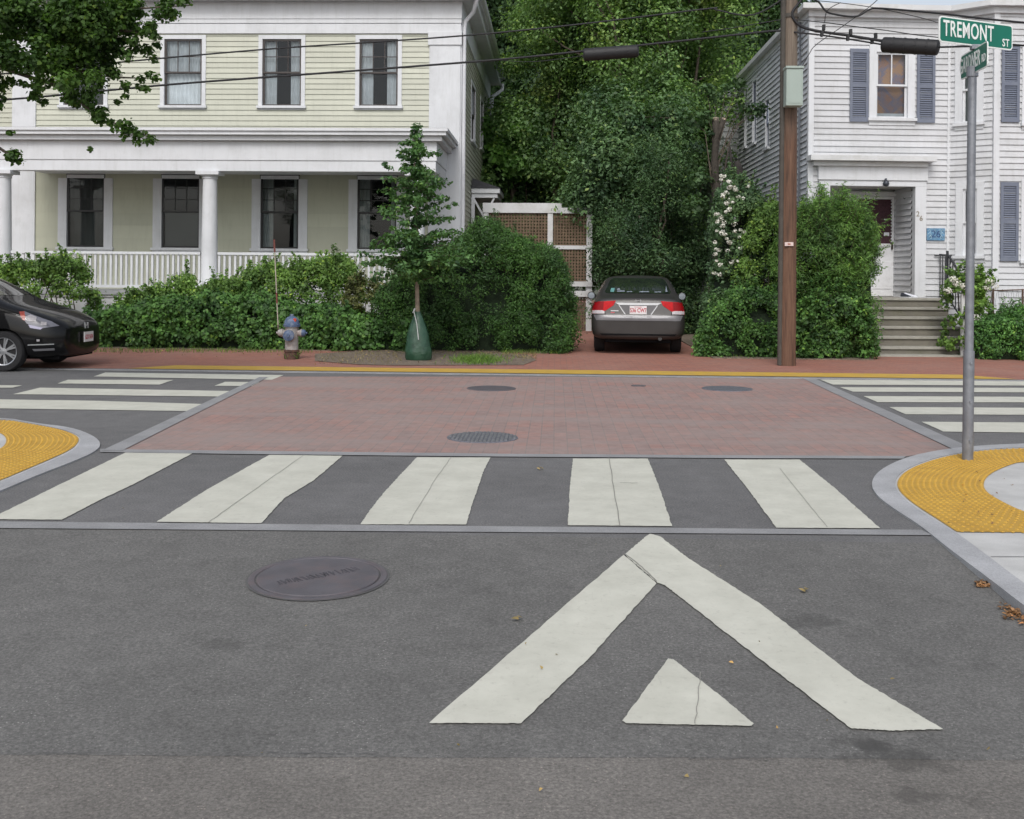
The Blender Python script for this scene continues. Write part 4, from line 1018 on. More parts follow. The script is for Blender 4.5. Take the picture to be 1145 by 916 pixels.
# street name sign post
YS = G(1082, 516).y
b0 = P(1082, 516, YS); t0 = P(1087.3, 79, YS); b0.z = ZP0
sp = thing('street_name_sign', 'galvanized street name post on the yellow corner paving with TREMONT ST and GARDNER RD plates', 'street sign', tuple(b0))
GALV = mat('galvanized', (.25,.26,.285), .45, .15, 14, metal=.55, bmp=.2, dirt=(.19,.19,.21), dscale=5)
mb = MB(); mb.tube([b0, b0.lerp(t0, .28)], .043, 20); mb.build('post_sleeve', GALV, sp, smooth=True, auto=50)
mb = MB(); mb.tube([b0.lerp(t0, .0), b0.lerp(t0, .27), t0], .034, 20); post = mb.build('post', GALV, sp, smooth=True, auto=50)
for k in range(3):
    q = b0.lerp(t0, .05 + k*.1); mb = MB(); mb.lathe([(.010, -.056), (.010, -.044)], tuple(q), 8, 'Y'); mb.build('bolt', GALV, sp)
q = t0; mb = MB(); mb.tube([t0-Vector((0,0,.05)), t0+Vector((0,0,.03))], .046, 16); mb.build('post_cap', GALV, sp)
SG = mat('sign_green', (.0,.145,.095), .4, .06, 6, dirt=(.01,.115,.085), dscale=4); SWH = mat('sign_white', (.78,.80,.78), .4, .03)
def plate(cpx, cpy, w, h, ang, words, dy):
    c = P(cpx, cpy, YS + dy); M_ = Matrix.Translation(c) @ Matrix.Rotation(ang, 4, 'Z')
    def rrect(w, h, r, n=5):
        out = []
        for cx, cz, a0 in ((w/2-r, h/2-r, 0), (-w/2+r, h/2-r, 90), (-w/2+r, -h/2+r, 180), (w/2-r, -h/2+r, 270)):
            for k in range(n): a = R(a0 + 90*k/(n-1)); out.append((cx + r*math.cos(a), cz + r*math.sin(a)))
        return out
    mb = MB(M_); o = rrect(w, h, .03)
    n = len(o); mb.add([(x,-.004,z) for x,z in o] + [(x,.004,z) for x,z in o], [tuple(range(n)), tuple(range(n,2*n))[::-1]] + [(i,(i+1)%n,n+(i+1)%n,n+i) for i in range(n)])
    pl_ = mb.build('name_plate', SWH, sp)
    mb = MB(M_); o = rrect(w-.022, h-.022, .022)
    for s in (-1, 1): mb.add([(x,s*.0055,z) for x,z in o], [tuple(range(n))])
    mb.build('plate_face', SG, pl_, fix=False)
    for body, x, z, hh, xs in words:
        text_obj(body, 'lettering', M_ @ Matrix(((1,0,0,x),(0,0,-1,-.0075),(0,1,0,z),(0,0,0,1))), hh, SWH, pl_, .003, xs, spacing=1.08, bold=.012)
    return pl_
plate(1091.5, 37.5, .80, .208, R(26), [('TREMONT', -.088, .004, .125, .62), ('ST', .32, -.052, .062, .80)], .0)
plate(1089.2, 68.5, .62, .205, R(-92), [('GARDNER', -.085, .0, .125, .55), ('RD', .235, -.02, .062, .7)], .0)
mb = MB(); c = P(1090.5, 53, YS); mb.box(c.x-.035, c.x+.035, c.y-.03, c.y+.03, c.z-.02, c.z+.02); mb.build('plate_bracket', GALV, sp, bevel=.005)

# hydrant
YH = G(326, 402.5).y
h0 = P(326, 402.5, YH); hx = h0.x
hy = thing('fire_hydrant', 'weathered silver fire hydrant with blue bonnet and caps beside the ivy hedge', 'fire hydrant', (hx, YH, .014))
HS = mat('hydrant_silver', (.33,.315,.305), .6, .25, 14, dirt=(.20,.10,.07), dscale=9); HB = mat('hydrant_blue', (.07,.11,.20), .55, .3, 20, dirt=(.24,.27,.32), dscale=12)
HR = mat('hydrant_red', (.45,.05,.03), .5); HU = mat('hydrant_rust', (.085,.05,.038), .9, .4, 20, dirt=(.15,.06,.04), dscale=12)
S = .77 / .76
mb = MB(); mb.lathe([(.12,.014),(.125,.05),(.12,.10),(.115,.13),(.128,.135),(.128,.165),(.113,.17),(.11,.175)], (hx,YH,0), 20); mb.build('base', HU, hy, smooth=True, auto=45)
mb = MB(); mb.lathe([(.112,.176),(.108,.40),(.112,.47),(.112,.56)], (hx,YH,0), 24); mb.build('barrel', HS, hy, smooth=True, auto=45)
mb = MB(); mb.lathe([(.142,.561),(.145,.60),(.130,.605),(.125,.64),(.105,.69),(.07,.725),(.035,.735),(.03,.765),(.0301,.77)], (hx,YH,0), 24); bon = mb.build('bonnet', HB, hy, smooth=True, auto=45)
mb = MB()
q0 = (hx+.065, YH-.085, .672); mb.lathe([(.030,-.012),(.034,.012)], q0, 10, 'Y'); mb.build('red_reflector', HR, bon)
for s in (-1, 1):
    mb = MB(); mb.lathe([(.055,.09),(.055,.15),(.068,.152),(.068,.175)], (hx,YH,.455), 16, 'X', True) if s > 0 else mb.lathe([(.055,-.09),(.055,-.15),(.068,-.152),(.068,-.175)], (hx,YH,.455), 16, 'X', True)
    noz = mb.build('side_nozzle', HS, hy, smooth=True, auto=45)
    mb = MB(); mb.lathe([(.060,s*.176),(.058,s*.215),(.040,s*.235),(.018,s*.24),(.018,s*.262)], (hx,YH,.455), 16, 'X', True); mb.build('nozzle_cap', HB if s > 0 else HS, noz, smooth=True, auto=45)
mb = MB(); mb.lathe([(.085,-.09),(.085,-.135),(.105,-.137),(.105,-.16)], (hx-.01,YH,.42), 20, 'Y'); noz = mb.build('pumper_nozzle', HS, hy, smooth=True, auto=45)
mb = MB(); mb.lathe([(.095,-.161),(.092,-.195),(.05,-.21),(.025,-.212),(.025,-.24)], (hx-.01,YH,.42), 20, 'Y'); mb.build('pumper_cap', HB, noz, smooth=True, auto=45)
ra, rb = P(311, 367, YH), P(306.5, 268, YH)
RODW = mat('rod_white', (.42,.38,.32), .6, .15, 20); RODR = mat('rod_red', (.17,.055,.045), .6)
mb = MB(); mb.tube([ra, rb], .009, 8); rod = mb.build('marker_rod', RODW, hy)
mb = MB(); mb.tube([ra.lerp(rb,.86), ra.lerp(rb,1.0)], .016, 8); mb.build('rod_flag', RODR, rod)
mb = MB(); mb.tube([ra.lerp(rb,.28), ra.lerp(rb,.40)], .014, 8); mb.build('rod_band', RODR, rod)
mb = MB(); mb.tube([(ra.x+.005*math.cos(a)*3, ra.y+.015*math.sin(a), ra.z-.1+a*.004) for a in np.linspace(0, 40, 60)], .004, 5); mb.build('rod_spring', HU, rod)

# ================================================================== CARS
def car_body(stations, parent, name, m, wheels, wr, M, sub=2):
    """stations: (s, zb, [(halfwidth, z) x 7]) ; M maps local (s along car, y across, z)"""
    bm = bmesh.new(); rings = []
    for s, pts in stations:
        ring = [bm.verts.new(M @ Vector((s, 0, pts[0][1])))]
        right = [bm.verts.new(M @ Vector((s, -w, z))) for w, z in pts[1:-1]]
        top = bm.verts.new(M @ Vector((s, 0, pts[-1][1])))
        left = [bm.verts.new(M @ Vector((s, w, z))) for w, z in pts[1:-1]][::-1]
        rings.append(ring + right + [top] + left)
    n = len(rings[0])
    for a, b in zip(rings[:-1], rings[1:]):
        for i in range(n): bm.faces.new((a[i], a[(i+1)%n], b[(i+1)%n], b[i]))
    for r_, rev in ((rings[0], False), (rings[-1], True)):     # quad caps: bridge right and left sides
        k = len(pts) - 2
        for i in range(1, k):
            f = (r_[i], r_[i+1], r_[n-i-1], r_[n-i]); bm.faces.new(f[::-1] if rev else f)
        f = (r_[0], r_[1], r_[n-1]); bm.faces.new(f); f = (r_[k], r_[k+1], r_[k+2]); bm.faces.new(f)
    bmesh.ops.recalc_face_normals(bm, faces=bm.faces[:])
    me = bpy.data.meshes.new('b'); bm.to_mesh(me); bm.free()
    o = bpy.data.objects.new('tmp', me); COL.objects.link(o)
    o.modifiers.new('s', 'SUBSURF').levels = sub
    cutters = []
    for (s, side, r_) in wheels:
        cm = MB(M); cm.lathe([(r_, side*.48), (r_, side*1.2)], (s,0,wr), 32, 'Y'); c = cm.build('cut', m); c.hide_render = True; cutters.append(c)
        b = o.modifiers.new('b', 'BOOLEAN'); b.operation = 'DIFFERENCE'; b.object = c; b.solver = 'EXACT'
    dg = bpy.context.evaluated_depsgraph_get(); me2 = bpy.data.meshes.new_from_object(o.evaluated_get(dg))
    bpy.data.objects.remove(o)
    for c in cutters: bpy.data.objects.remove(c)
    bm = bmesh.new(); bm.from_mesh(me2); bvh = BVHTree.FromBMesh(bm); bm.free()
    off = parent_world(parent)
    for v in me2.vertices: v.co = v.co - off
    me2.name = name; me2.materials.clear(); me2.materials.append(m)
    me2.polygons.foreach_set('use_smooth', [True]*len(me2.polygons)); me2.set_sharp_from_angle(angle=R(38))
    b = bpy.data.objects.new(name, me2); COL.objects.link(b); b.parent = parent
    return b, bvh
def patch(bvh, M, poly, face, off, name, m, parent, cuts=5, thick=0, rng_=6.0):
    """poly in local 2D projected on the body. face: 'rear'/'front' (y,z), 'L'/'R' (s,z), 'top' (s,y)"""
    bm = bmesh.new()
    vs = [bm.verts.new((p[0], p[1], 0)) for p in poly]; bm.faces.new(vs)
    bmesh.ops.triangulate(bm, faces=bm.faces[:])
    for _ in range(cuts): 
        es = [e for e in bm.edges if e.calc_length() > .06]
        if not es: break
        bmesh.ops.subdivide_edges(bm, edges=es, cuts=1); bmesh.ops.triangulate(bm, faces=bm.faces[:])
    R3 = M.to_3x3(); ok = {}
    for v in bm.verts:
        a, b = v.co.x, v.co.y
        if face == 'rear': o, d = Vector((-3,a,b)), Vector((1,0,0))
        elif face == 'front': o, d = Vector((9,a,b)), Vector((-1,0,0))
        elif face == 'L': o, d = Vector((a,3,b)), Vector((0,-1,0))
        elif face == 'R': o, d = Vector((a,-3,b)), Vector((0,1,0))
        else: o, d = Vector((a,b,4)), Vector((0,0,-1))
        loc, nrm, idx, dist = bvh.ray_cast(M @ o, (R3 @ d).normalized())
        if loc is None: ok[v] = False; continue
        wd = (R3 @ d).normalized()
        if nrm.dot(wd) > 0: nrm = -nrm
        ok[v] = True; v.co = loc + (nrm * off)
    bad = [v for v in bm.verts if not ok[v]]
    if bad: bmesh.ops.delete(bm, geom=bad, context='VERTS')
    if not bm.verts: bm.free(); return None
    wv = (R3 @ d).normalized()
    for f in bm.faces:
        f.normal_update()
        if f.normal.dot(wv) > 0: f.normal_flip()
    if thick:
        pass
    po = parent_world(parent)
    for v in bm.verts: v.co = v.co - po
    me = bpy.data.meshes.new(name); bm.to_mesh(me); bm.free(); me.materials.append(m)
    me.polygons.foreach_set('use_smooth', [True]*len(me.polygons))
    o = bpy.data.objects.new(name, me); COL.objects.link(o); o.parent = parent; return o
def carpaint(name, col, metal=.3, rough=.32, coat=.5):
    m, nt, b = nodes(name); v = coords(nt)
    L(nt, ramp(nt, noise(nt, v, 5, 6), [(.3, tuple(c*.9 for c in col)), (.7, tuple(c*1.08 for c in col))]), b.inputs['Base Color'])
    b.inputs['Metallic'].default_value = metal; b.inputs['Roughness'].default_value = rough
    b.inputs['Coat Weight'].default_value = coat; b.inputs['Coat Roughness'].default_value = .04; return m
CGL = mat('car_glass', (.012,.016,.016), .03, .1, spec=.9); TYRE = mat('tyre', (.018,.018,.02), .85, .2, 30)
RIM = mat('alloy', (.42,.43,.45), .35, .05, metal=.85); CHR = mat('chrome', (.36,.37,.38), .45, .05, 20, metal=.2)
BLK = mat('black_plastic', (.008,.008,.009), .9, spec=.1); RED = mat('tail_red', (.42,.006,.010), .5, .2, 20, spec=.12); REDD = mat('tail_dark_red', (.20,.003,.006), .5, spec=.12)
CLR = mat('lamp_clear', (.40,.38,.40), .3, .15, 30, spec=.4); PLW = mat('plate_white', (.72,.70,.71), .45, .04); PLR = mat('plate_red', (.45,.05,.07), .5)
def wheel(M, s, side, wr, halfw, parent, spokes=7, width=.20):
    mb = MB(M); y0 = side*(halfw - width); y1 = side*halfw
    mb.lathe([(wr*.66, y0), (wr*.93, y0), (wr, y0+side*.03), (wr, y1-side*.03), (wr*.95, y1-side*.008), (wr*.80, y1), (wr*.69, y1-side*.006), (wr*.67, y1-side*.03)], (s,0,wr), 36, 'Y', True)
    w = mb.build('wheel', TYRE, parent, smooth=True, auto=40)
    mb = MB(M)
    mb.lathe([(wr*.70, y1-side*.012), (wr*.69, y1-side*.004), (wr*.64, y1-side*.010), (wr*.62, y1-side*.06)], (s,0,wr), 36, 'Y', False)
    for k in range(spokes):
        a = 2*math.pi*k/spokes
        for da in (-.11, .11):
            p = (s + math.cos(a+da*.3)*wr*.14, y1-side*.03, wr + math.sin(a+da*.3)*wr*.14); q = (s + math.cos(a+da)*wr*.65, y1-side*.022, wr + math.sin(a+da)*wr*.65)
            mb.bar(p, q, wr*.085, .025)
    mb.lathe([(wr*.17, y1-side*.05), (wr*.17, y1-side*.016), (.005, y1-side*.012)], (s,0,wr), 20, 'Y'); mb.build('rim', RIM, w)
    mb = MB(M); mb.lathe([(wr*.66, y1-side*.075), (.01, y1-side*.075)], (s,0,wr), 24, 'Y', False); mb.build('brake', BLK, w, fix=False)

# ---- grey sedan, seen from behind
YC = 20.05
xc = XP(714, YC)
sedan = thing('sedan', 'dark grey sedan parked nose-in on the brick driveway, its tail lights towards the street', 'car', (xc, YC, .014))
MC = Matrix.Translation((xc, YC, .014)) @ Matrix.Rotation(R(-3.6), 4, 'Z') @ Matrix(((0,-1,0,0),(1,0,0,0),(0,0,1,0),(0,0,0,1)))       # local s -> +Y, local y -> -X
SP = carpaint('paint_warm_grey', (.040,.038,.037), .3, .45, .12)
def st_(s, zb, wb, zl, w, zm, wbelt, zbelt, w5, z5, w6, z6, zt):
    return (s, [(0, zb), (wb, zb), (w*.985, zl), (w, zm), (wbelt, zbelt), (w5, z5), (w6, z6), (0, zt)])
sts = [st_(0.00,.34,.50,.42,.66,.56,.64,.64,.55,.665,.35,.67,.675),
       st_(0.03,.30,.62,.38,.77,.56,.76,.67,.68,.70,.45,.71,.71),
       st_(0.09,.28,.68,.36,.83,.58,.815,.76,.74,.88,.50,.92,.925),
       st_(0.13,.27,.70,.35,.85,.60,.835,.84,.76,.99,.55,1.03,1.045),
       st_(0.22,.26,.72,.34,.868,.60,.85,.88,.76,1.02,.55,1.05,1.06),
       st_(0.62,.22,.74,.32,.878,.62,.86,.92,.75,1.04,.58,1.065,1.07),
       st_(0.80,.20,.74,.32,.878,.62,.86,.93,.72,1.10,.58,1.14,1.15),
       st_(1.40,.20,.74,.32,.878,.62,.86,.95,.665,1.335,.54,1.415,1.43),
       st_(1.75,.20,.74,.32,.878,.62,.86,.95,.66,1.365,.54,1.445,1.46),
       st_(2.40,.20,.74,.32,.878,.62,.86,.94,.66,1.36,.54,1.44,1.455),
       st_(2.85,.20,.74,.32,.878,.62,.86,.93,.68,1.25,.54,1.33,1.35),
       st_(3.55,.20,.74,.32,.875,.62,.85,.90,.74,.94,.56,.97,.985),
       st_(4.10,.20,.72,.32,.86,.58,.82,.78,.72,.84,.50,.87,.88),
       st_(4.40,.22,.66,.32,.78,.52,.74,.66,.62,.70,.42,.72,.73),
       st_(4.50,.28,.50,.36,.60,.50,.58,.58,.48,.61,.34,.62,.62)]
body, bv = car_body(sts, sedan, 'body', SP, [(.92,1,.345),(.92,-1,.345),(3.62,1,.345),(3.62,-1,.345)], .31, MC)
mb = MB(MC); mb.box(.16, 4.3, -.60, .60, .22, .36); mb.build('underbody', BLK, sedan)
for s in (.92, 3.62):
    for sd in (1, -1): wheel(MC, s, sd, .31, .825, sedan)
pp = lambda poly, face, off, name, m, par=None, **k: patch(bv, MC, poly, face, off, name, m, par or body, **k)
pp([(-.60,1.11),(.60,1.11),(.63,1.14),(.53,1.36),(.47,1.395),(-.47,1.395),(-.53,1.36),(-.63,1.14)], 'rear', .004, 'rear_window', CGL, sedan)
pp([(-.56,1.36),(.56,1.36),(.60,1.28),(.70,1.02),(-.70,1.02),(-.60,1.28)], 'front', .004, 'windscreen', CGL, sedan)
for fc in ('L', 'R'):
    pp([(1.02,1.12),(2.02,1.01),(2.02,1.33),(1.55,1.36),(1.25,1.28)], fc, .004, 'side_window', CGL, sedan)
    pp([(2.08,1.01),(3.12,1.00),(2.72,1.26),(2.30,1.34),(2.08,1.34)], fc, .004, 'side_window', CGL, sedan)
for s in (-1, 1):
    f = lambda l: [(s*x, z) for x, z in l]
    tl_ = pp(f([(.41,.985),(.845,.955),(.845,.74),(.70,.745),(.60,.80),(.45,.90)]), 'rear', .006, 'tail_light', RED, sedan)
    if tl_:
        pp(f([(.63,.965),(.845,.95),(.845,.80),(.64,.82)]), 'rear', .009, 'tail_light_outer', REDD, tl_)
        pp(f([(.615,.745),(.83,.745),(.83,.805),(.66,.805),(.615,.79)]), 'rear', .0115, 'reversing_light', CLR, tl_)
gr_ = pp([(-.35,.905),(.35,.905),(.42,.945),(-.42,.945)], 'rear', .012, 'chrome_bar', CHR, sedan)
pp([(-.34,.90),(.34,.90),(.23,.745),(-.23,.745)], 'rear', .003, 'plate_recess', mat('recess_grey', (.10,.10,.105), .6), sedan)
for s in (-1, 1): pp([(s*.36,.90),(s*.34,.90),(s*.225,.735),(s*.245,.735)], 'rear', .008, 'recess_trim', CHR, sedan)
def rear_y(y, z):
    l, n, i, d = bv.ray_cast(MC @ Vector((-3, y, z)), MC.to_3x3() @ Vector((1,0,0))); return (MC.inverted() @ l).x if l else 0
sr = min(rear_y(0, .77), rear_y(0, .88)) - .012
mb = MB(MC); mb.box(sr, sr+.02, -.155, .155, .745, .895); pl_ = mb.build('number_plate', PLW, sedan, bevel=.004)
MT = MC @ Matrix(((0,0,-1,sr-.002),(-1,0,0,0),(0,1,0,.812),(0,0,0,1)))
text_obj('536 CW7', 'plate_lettering', MT, .075, PLR, pl_, .003, .70, bold=.02)
mb = MB(MC); mb.box(sr-.003, sr-.001, -.07, .07, .872, .880); mb.build('plate_strip', PLR, pl_)
# boot outline, spoiler lip, bumper crease, emblem, exhaust
def strip(p, q, w, off, name, m, par=None, n=1):
    return pp([(p[0],p[1]-w/2),(q[0],q[1]-w/2),(q[0],q[1]+w/2),(p[0],p[1]+w/2)], 'rear', off, name, m, par)
strip((-.60,.675),(.60,.675), .012, .003, 'boot_gap', BLK, sedan)
for s in (-1, 1): pp([(s*.62,.80),(s*.61,.81),(s*.59,.675),(s*.60,.67)], 'rear', .003, 'boot_gap', BLK, sedan)
pp([(-.76,.625),(.76,.625),(.81,.72),(.64,.72),(.57,.655),(-.57,.655),(-.64,.72),(-.81,.72)], 'rear', .012, 'bumper_ledge', carpaint('paint_pale_grey', (.135,.135,.145), .2, .4, .2), sedan)
pp([(-.70,.385),(.70,.385),(.66,.355),(-.66,.355)], 'rear', .008, 'bumper_lip', BLK, sedan)
mb = MB(MC); e0 = rear_y(0, .985) - .012
for a, b in (((-.035,.955),(-.045,1.01)),((.035,.955),(.045,1.01)),((-.03,.985),(.03,.985))): mb.bar((e0,a[0],a[1]),(e0,b[0],b[1]),.014,.014)
mb.build('emblem', CHR, sedan)
strip((.50,.800),(.36,.800), .018, .006, 'badge', CHR, sedan); strip((.50,.768),(.43,.768), .016, .006, 'badge', PLR, sedan)
mb = MB(MC); mb.lathe([(.03,-.02),(.035,-.02),(.035,.3),(.03,.3)], (0.04,-.40,.30), 14, 'X'); mb.build('exhaust_pipe', mat('pipe_dark', (.06,.06,.06), .6, metal=.5), sedan)
for s in (-1, 1):
    mb = MB(MC); mb.lathe([(.02,-.05),(.075,-.03),(.085,.03),(.05,.08)], (2.98, s*.945, 1.02), 14, 'X'); mb.bar((3.0,s*.80,.99),(3.0,s*.92,1.0),.04)
    mr = mb.build('wing_mirror', SP, sedan, smooth=True, auto=50)
    mb = MB(MC); mb.lathe([(.001,-.052),(.068,-.045)], (2.97, s*.945, 1.02), 14, 'X'); mb.build('mirror_glass', mat('mirror_glass', (.30,.34,.38), .5, metal=.0), mr)
mb = MB(MC)
for k in range(5): pass
pp([(.52,1.13),(.45,1.13),(.44,1.20),(.51,1.20)], 'rear', .008, 'window_sticker', mat('sticker_teal', (.12,.30,.29), .5), sedan)
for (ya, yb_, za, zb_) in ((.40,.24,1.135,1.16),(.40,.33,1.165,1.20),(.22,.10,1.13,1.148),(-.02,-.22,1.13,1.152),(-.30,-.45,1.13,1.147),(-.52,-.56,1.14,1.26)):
    pp([(ya,za),(yb_,za+.004),(yb_+.02,zb_),(ya-.02,zb_-.004)], 'rear', .007, 'reflections_stickers', mat('reflection_pale', (.22,.25,.30), .5, .5, 30), sedan)  # pale patches painting reflections on the rear glass, with stickers among them

# ---- black hatchback at the left, heading right
YHc = 16.35
xn = XP(97, YHc)
hatch = thing('hatchback', 'shiny black hatchback entering at the left edge, nose pointing right', 'car', (xn, YHc, 0))
MH = Matrix(((-1,0,0,xn),(0,-1,0,YHc),(0,0,1,0),(0,0,0,1)))     # local s from the nose backwards; y>0 is towards the camera
BP = carpaint('paint_black', (.004,.004,.005), .0, .5, .6)
BP.node_tree.nodes['Principled BSDF'].inputs['Specular IOR Level'].default_value = .1
h_ = lambda s, zb, wb, zl, w, zm, wbelt, zbelt, w5, z5, w6, z6, zt: st_(s, zb, wb, zl, w, zm, wbelt, zbelt, w5, z5, w6, z6, zt)
sth = [h_(0.00,.24,.34,.30,.50,.46,.47,.58,.40,.61,.25,.62,.62),
       h_(0.05,.20,.45,.27,.64,.46,.62,.62,.53,.68,.32,.70,.705),
       h_(0.20,.19,.58,.26,.78,.48,.76,.68,.66,.76,.40,.79,.80),
       h_(0.45,.18,.66,.26,.84,.50,.82,.76,.72,.86,.46,.885,.90),
       h_(0.80,.18,.70,.26,.85,.52,.84,.84,.76,.95,.50,.975,.99),
       h_(1.05,.18,.70,.26,.85,.52,.84,.88,.76,1.02,.52,1.06,1.07),
       h_(1.45,.18,.70,.26,.85,.52,.84,.92,.70,1.22,.54,1.29,1.31),
       h_(1.85,.18,.70,.26,.85,.52,.84,.94,.64,1.40,.52,1.46,1.48),
       h_(2.40,.18,.70,.26,.85,.52,.84,.96,.63,1.43,.52,1.50,1.52),
       h_(3.30,.18,.70,.26,.85,.52,.84,.99,.62,1.42,.51,1.48,1.50),
       h_(3.80,.20,.70,.28,.83,.54,.81,1.0,.62,1.32,.50,1.37,1.38),
       h_(4.02,.24,.62,.34,.76,.56,.72,.96,.60,1.05,.45,1.08,1.09),
       h_(4.10,.30,.52,.38,.66,.56,.62,.78,.50,.84,.38,.86,.87)]
hb_, bvv = car_body(sth, hatch, 'body', BP, [(.86,1,.335),(.86,-1,.335),(3.36,1,.335),(3.36,-1,.335)], .295, MH)
mb = MB(MH); mb.box(.15, 3.95, -.58, .58, .17, .32); mb.build('underbody', BLK, hatch)
for s in (.86, 3.36):
    for sd in (1, -1): wheel(MH, s, sd, .295, .84, hatch, 7)
hp = lambda poly, face, off, name, m, par=None: patch(bvv, MH, poly, face, off, name, m, par or hatch)
hp([(1.05,.0),(1.13,.55),(1.20,.66),(1.80,.53),(1.86,0),(1.80,-.53),(1.20,-.66),(1.13,-.55)], 'top', .004, 'windscreen', CGL)
for fc in ('L', 'R'):
    hp([(1.42,1.00),(1.50,1.04),(1.98,1.36),(2.42,1.39),(2.42,1.02)], fc, .004, 'side_window', CGL)
    hp([(2.48,1.02),(2.48,1.39),(3.30,1.38),(3.60,1.26),(3.55,1.06)], fc, .004, 'side_window', CGL)
    hp([(1.10,.98),(1.40,1.00),(1.44,1.05),(1.36,1.08)], fc, .005, 'quarter_window', CGL)
    hl = hp([(.12,.665),(.30,.635),(.52,.70),(.66,.87),(.60,.875),(.40,.80),(.22,.73)], fc, .004, 'headlight', mat('headlamp_lens', (.16,.16,.19), .08, .2, 10, spec=1.0))
    if hl:
        hp([(.60,.872),(.66,.868),(.585,.755),(.55,.745),(.555,.80)], fc, .008, 'indicator', mat('lamp_amber_red', (.38,.07,.05), .2, .2, 20), hl)
        hp([(.40,.725),(.52,.735),(.55,.80),(.50,.825),(.41,.79)], fc, .009, 'main_beam', CLR, hl)
        hp([(.26,.675),(.33,.675),(.34,.725),(.27,.72)], fc, .009, 'inner_beam', CLR, hl)
        hp([(.30,.640),(.50,.69),(.47,.64),(.33,.615)], fc, .007, 'lamp_base', mat('lamp_chrome', (.40,.38,.48), .2, metal=.6), hl)
    hp([(.16,.395),(.50,.385),(.50,.40),(.16,.41)], fc, .007, 'bumper_trim', CHR)
    hp([(.16,.315),(.42,.305),(.44,.335),(.16,.345)], fc, .010, 'bumper_trim', mat('splitter_grey', (.25,.25,.27), .3, metal=.5))
    fl_ = hp([(.30,.43),(.40,.43),(.40,.49),(.30,.49)], fc, .005, 'fog_light', BLK)
    if fl_: hp([(.335,.445),(.375,.445),(.375,.475),(.335,.475)], fc, .009, 'fog_lamp', CLR, fl_)
hp([(-.50,.62),(.50,.62),(.44,.68),(-.44,.68)], 'front', .004, 'grille', BLK); hp([(-.48,.30),(.48,.30),(.44,.44),(-.44,.44)], 'front', .004, 'lower_grille', BLK)
mb = MB(MH)
for a, b in (((-.045,.60),(-.05,.69)),((.045,.60),(.05,.69)),((-.04,.645),(.04,.645))): mb.bar((-.005,a[0],a[1]),(.0,b[0],b[1]),.02,.02)
mb.build('emblem', CHR, hatch)
mb = MB(MH); mb.box(-.045, -.03, -.155, .155, .40, .55); mb.bar((-.03,0,.47),(.08,0,.47),.1); pl_ = mb.build('number_plate', PLW, hatch)
MT = MH @ Matrix(((0,0,-1,-.047),(-1,0,0,0),(0,1,0,.47),(0,0,0,1)))
text_obj('62X N34', 'plate_lettering', MT, .07, PLR, pl_, .003, .7)
for s in (1, -1):
    mb = MB(MH); mb.lathe([(.03,-.06),(.08,-.03),(.09,.03),(.06,.07)], (1.38, s*.98, 1.02), 14, 'X'); mb.bar((1.38,s*.80,.99),(1.38,s*.92,1.0),.04); mb.build('wing_mirror', BP, hatch, smooth=True, auto=50)
    for x in (1.40, 2.45, 3.35): hp([(x,.30),(x+.008,.30),(x+.008,.98),(x,.98)], 'L' if s > 0 else 'R', .003, 'door_gap', BLK)
# ================================================================== VEGETATION
def leaf_mesh(name, Pt, Nn, size, m, parent=None, aspect=.55, shape=4, jitter=.35, kind=None):
    n = len(Pt); Pt = np.asarray(Pt, float); Nn = np.asarray(Nn, float)
    Nn = Nn / (np.linalg.norm(Nn, axis=1, keepdims=True) + 1e-9)
    rnd = rng.normal(size=(n, 3)); T = np.cross(Nn, rnd); T /= (np.linalg.norm(T, axis=1, keepdims=True) + 1e-9)
    T[:, 2] -= .25; T -= Nn * np.sum(T*Nn, axis=1, keepdims=True); T /= (np.linalg.norm(T, axis=1, keepdims=True) + 1e-9)
    B = np.cross(Nn, T); L_ = (size * (1 + jitter * rng.uniform(-1, 1, n)))[:, None]; W = L_ * aspect
    if shape == 4:
        V = np.stack([Pt - T*L_/2, Pt - B*W/2 + Nn*W*.22 - T*L_*.05, Pt + T*L_/2, Pt + B*W/2 + Nn*W*.22 - T*L_*.05], 1)
    else:
        V = np.stack([Pt - T*L_*.42, Pt - B*W*.5 + Nn*W*.15 - T*L_*.30, Pt - B*W*.42 + Nn*W*.12 + T*L_*.12, Pt + T*L_*.55 - Nn*W*.12, Pt + B*W*.42 + Nn*W*.12 + T*L_*.12, Pt + B*W*.5 + Nn*W*.15 - T*L_*.30], 1)
    k = V.shape[1]; po = np.array(parent_world(parent)) if parent is not None else np.zeros(3)
    V = (V - po).reshape(-1, 3)
    me = bpy.data.meshes.new(name); me.vertices.add(n*k); me.vertices.foreach_set('co', V.ravel().astype(np.float32))
    me.loops.add(n*k); me.loops.foreach_set('vertex_index', np.arange(n*k, dtype=np.int32))
    me.polygons.add(n); me.polygons.foreach_set('loop_start', np.arange(0, n*k, k, dtype=np.int32)); me.polygons.foreach_set('loop_total', np.full(n, k, dtype=np.int32))
    me.materials.append(m); me.update(calc_edges=True)
    o = bpy.data.objects.new(name, me); COL.objects.link(o)
    if parent is not None: o.parent = parent
    return o
def clumps_to_leaves(C, Rr, density, up=.5, flat=.75, shell=.45, per=None):
    """C (n,3) centres, Rr radii; density = leaves per clump of radius 1 m"""
    Ps, Ns = [], []
    for c, r in zip(C, Rr):
        k = max(6, int(density * r * r)) if per is None else per
        d = rng.normal(size=(k, 3)); d /= np.linalg.norm(d, axis=1, keepdims=True)
        rad = r * (shell + (1-shell) * rng.random(k) ** .5)[:, None] * (1 + .25*rng.normal(size=(k,1)))
        p = c + d * rad * np.array([1, 1, flat])
        Ps.append(p); Ns.append(d*.7 + np.array([0,0,up]) + .45*rng.normal(size=(k,3)))
    return np.concatenate(Ps), np.concatenate(Ns)
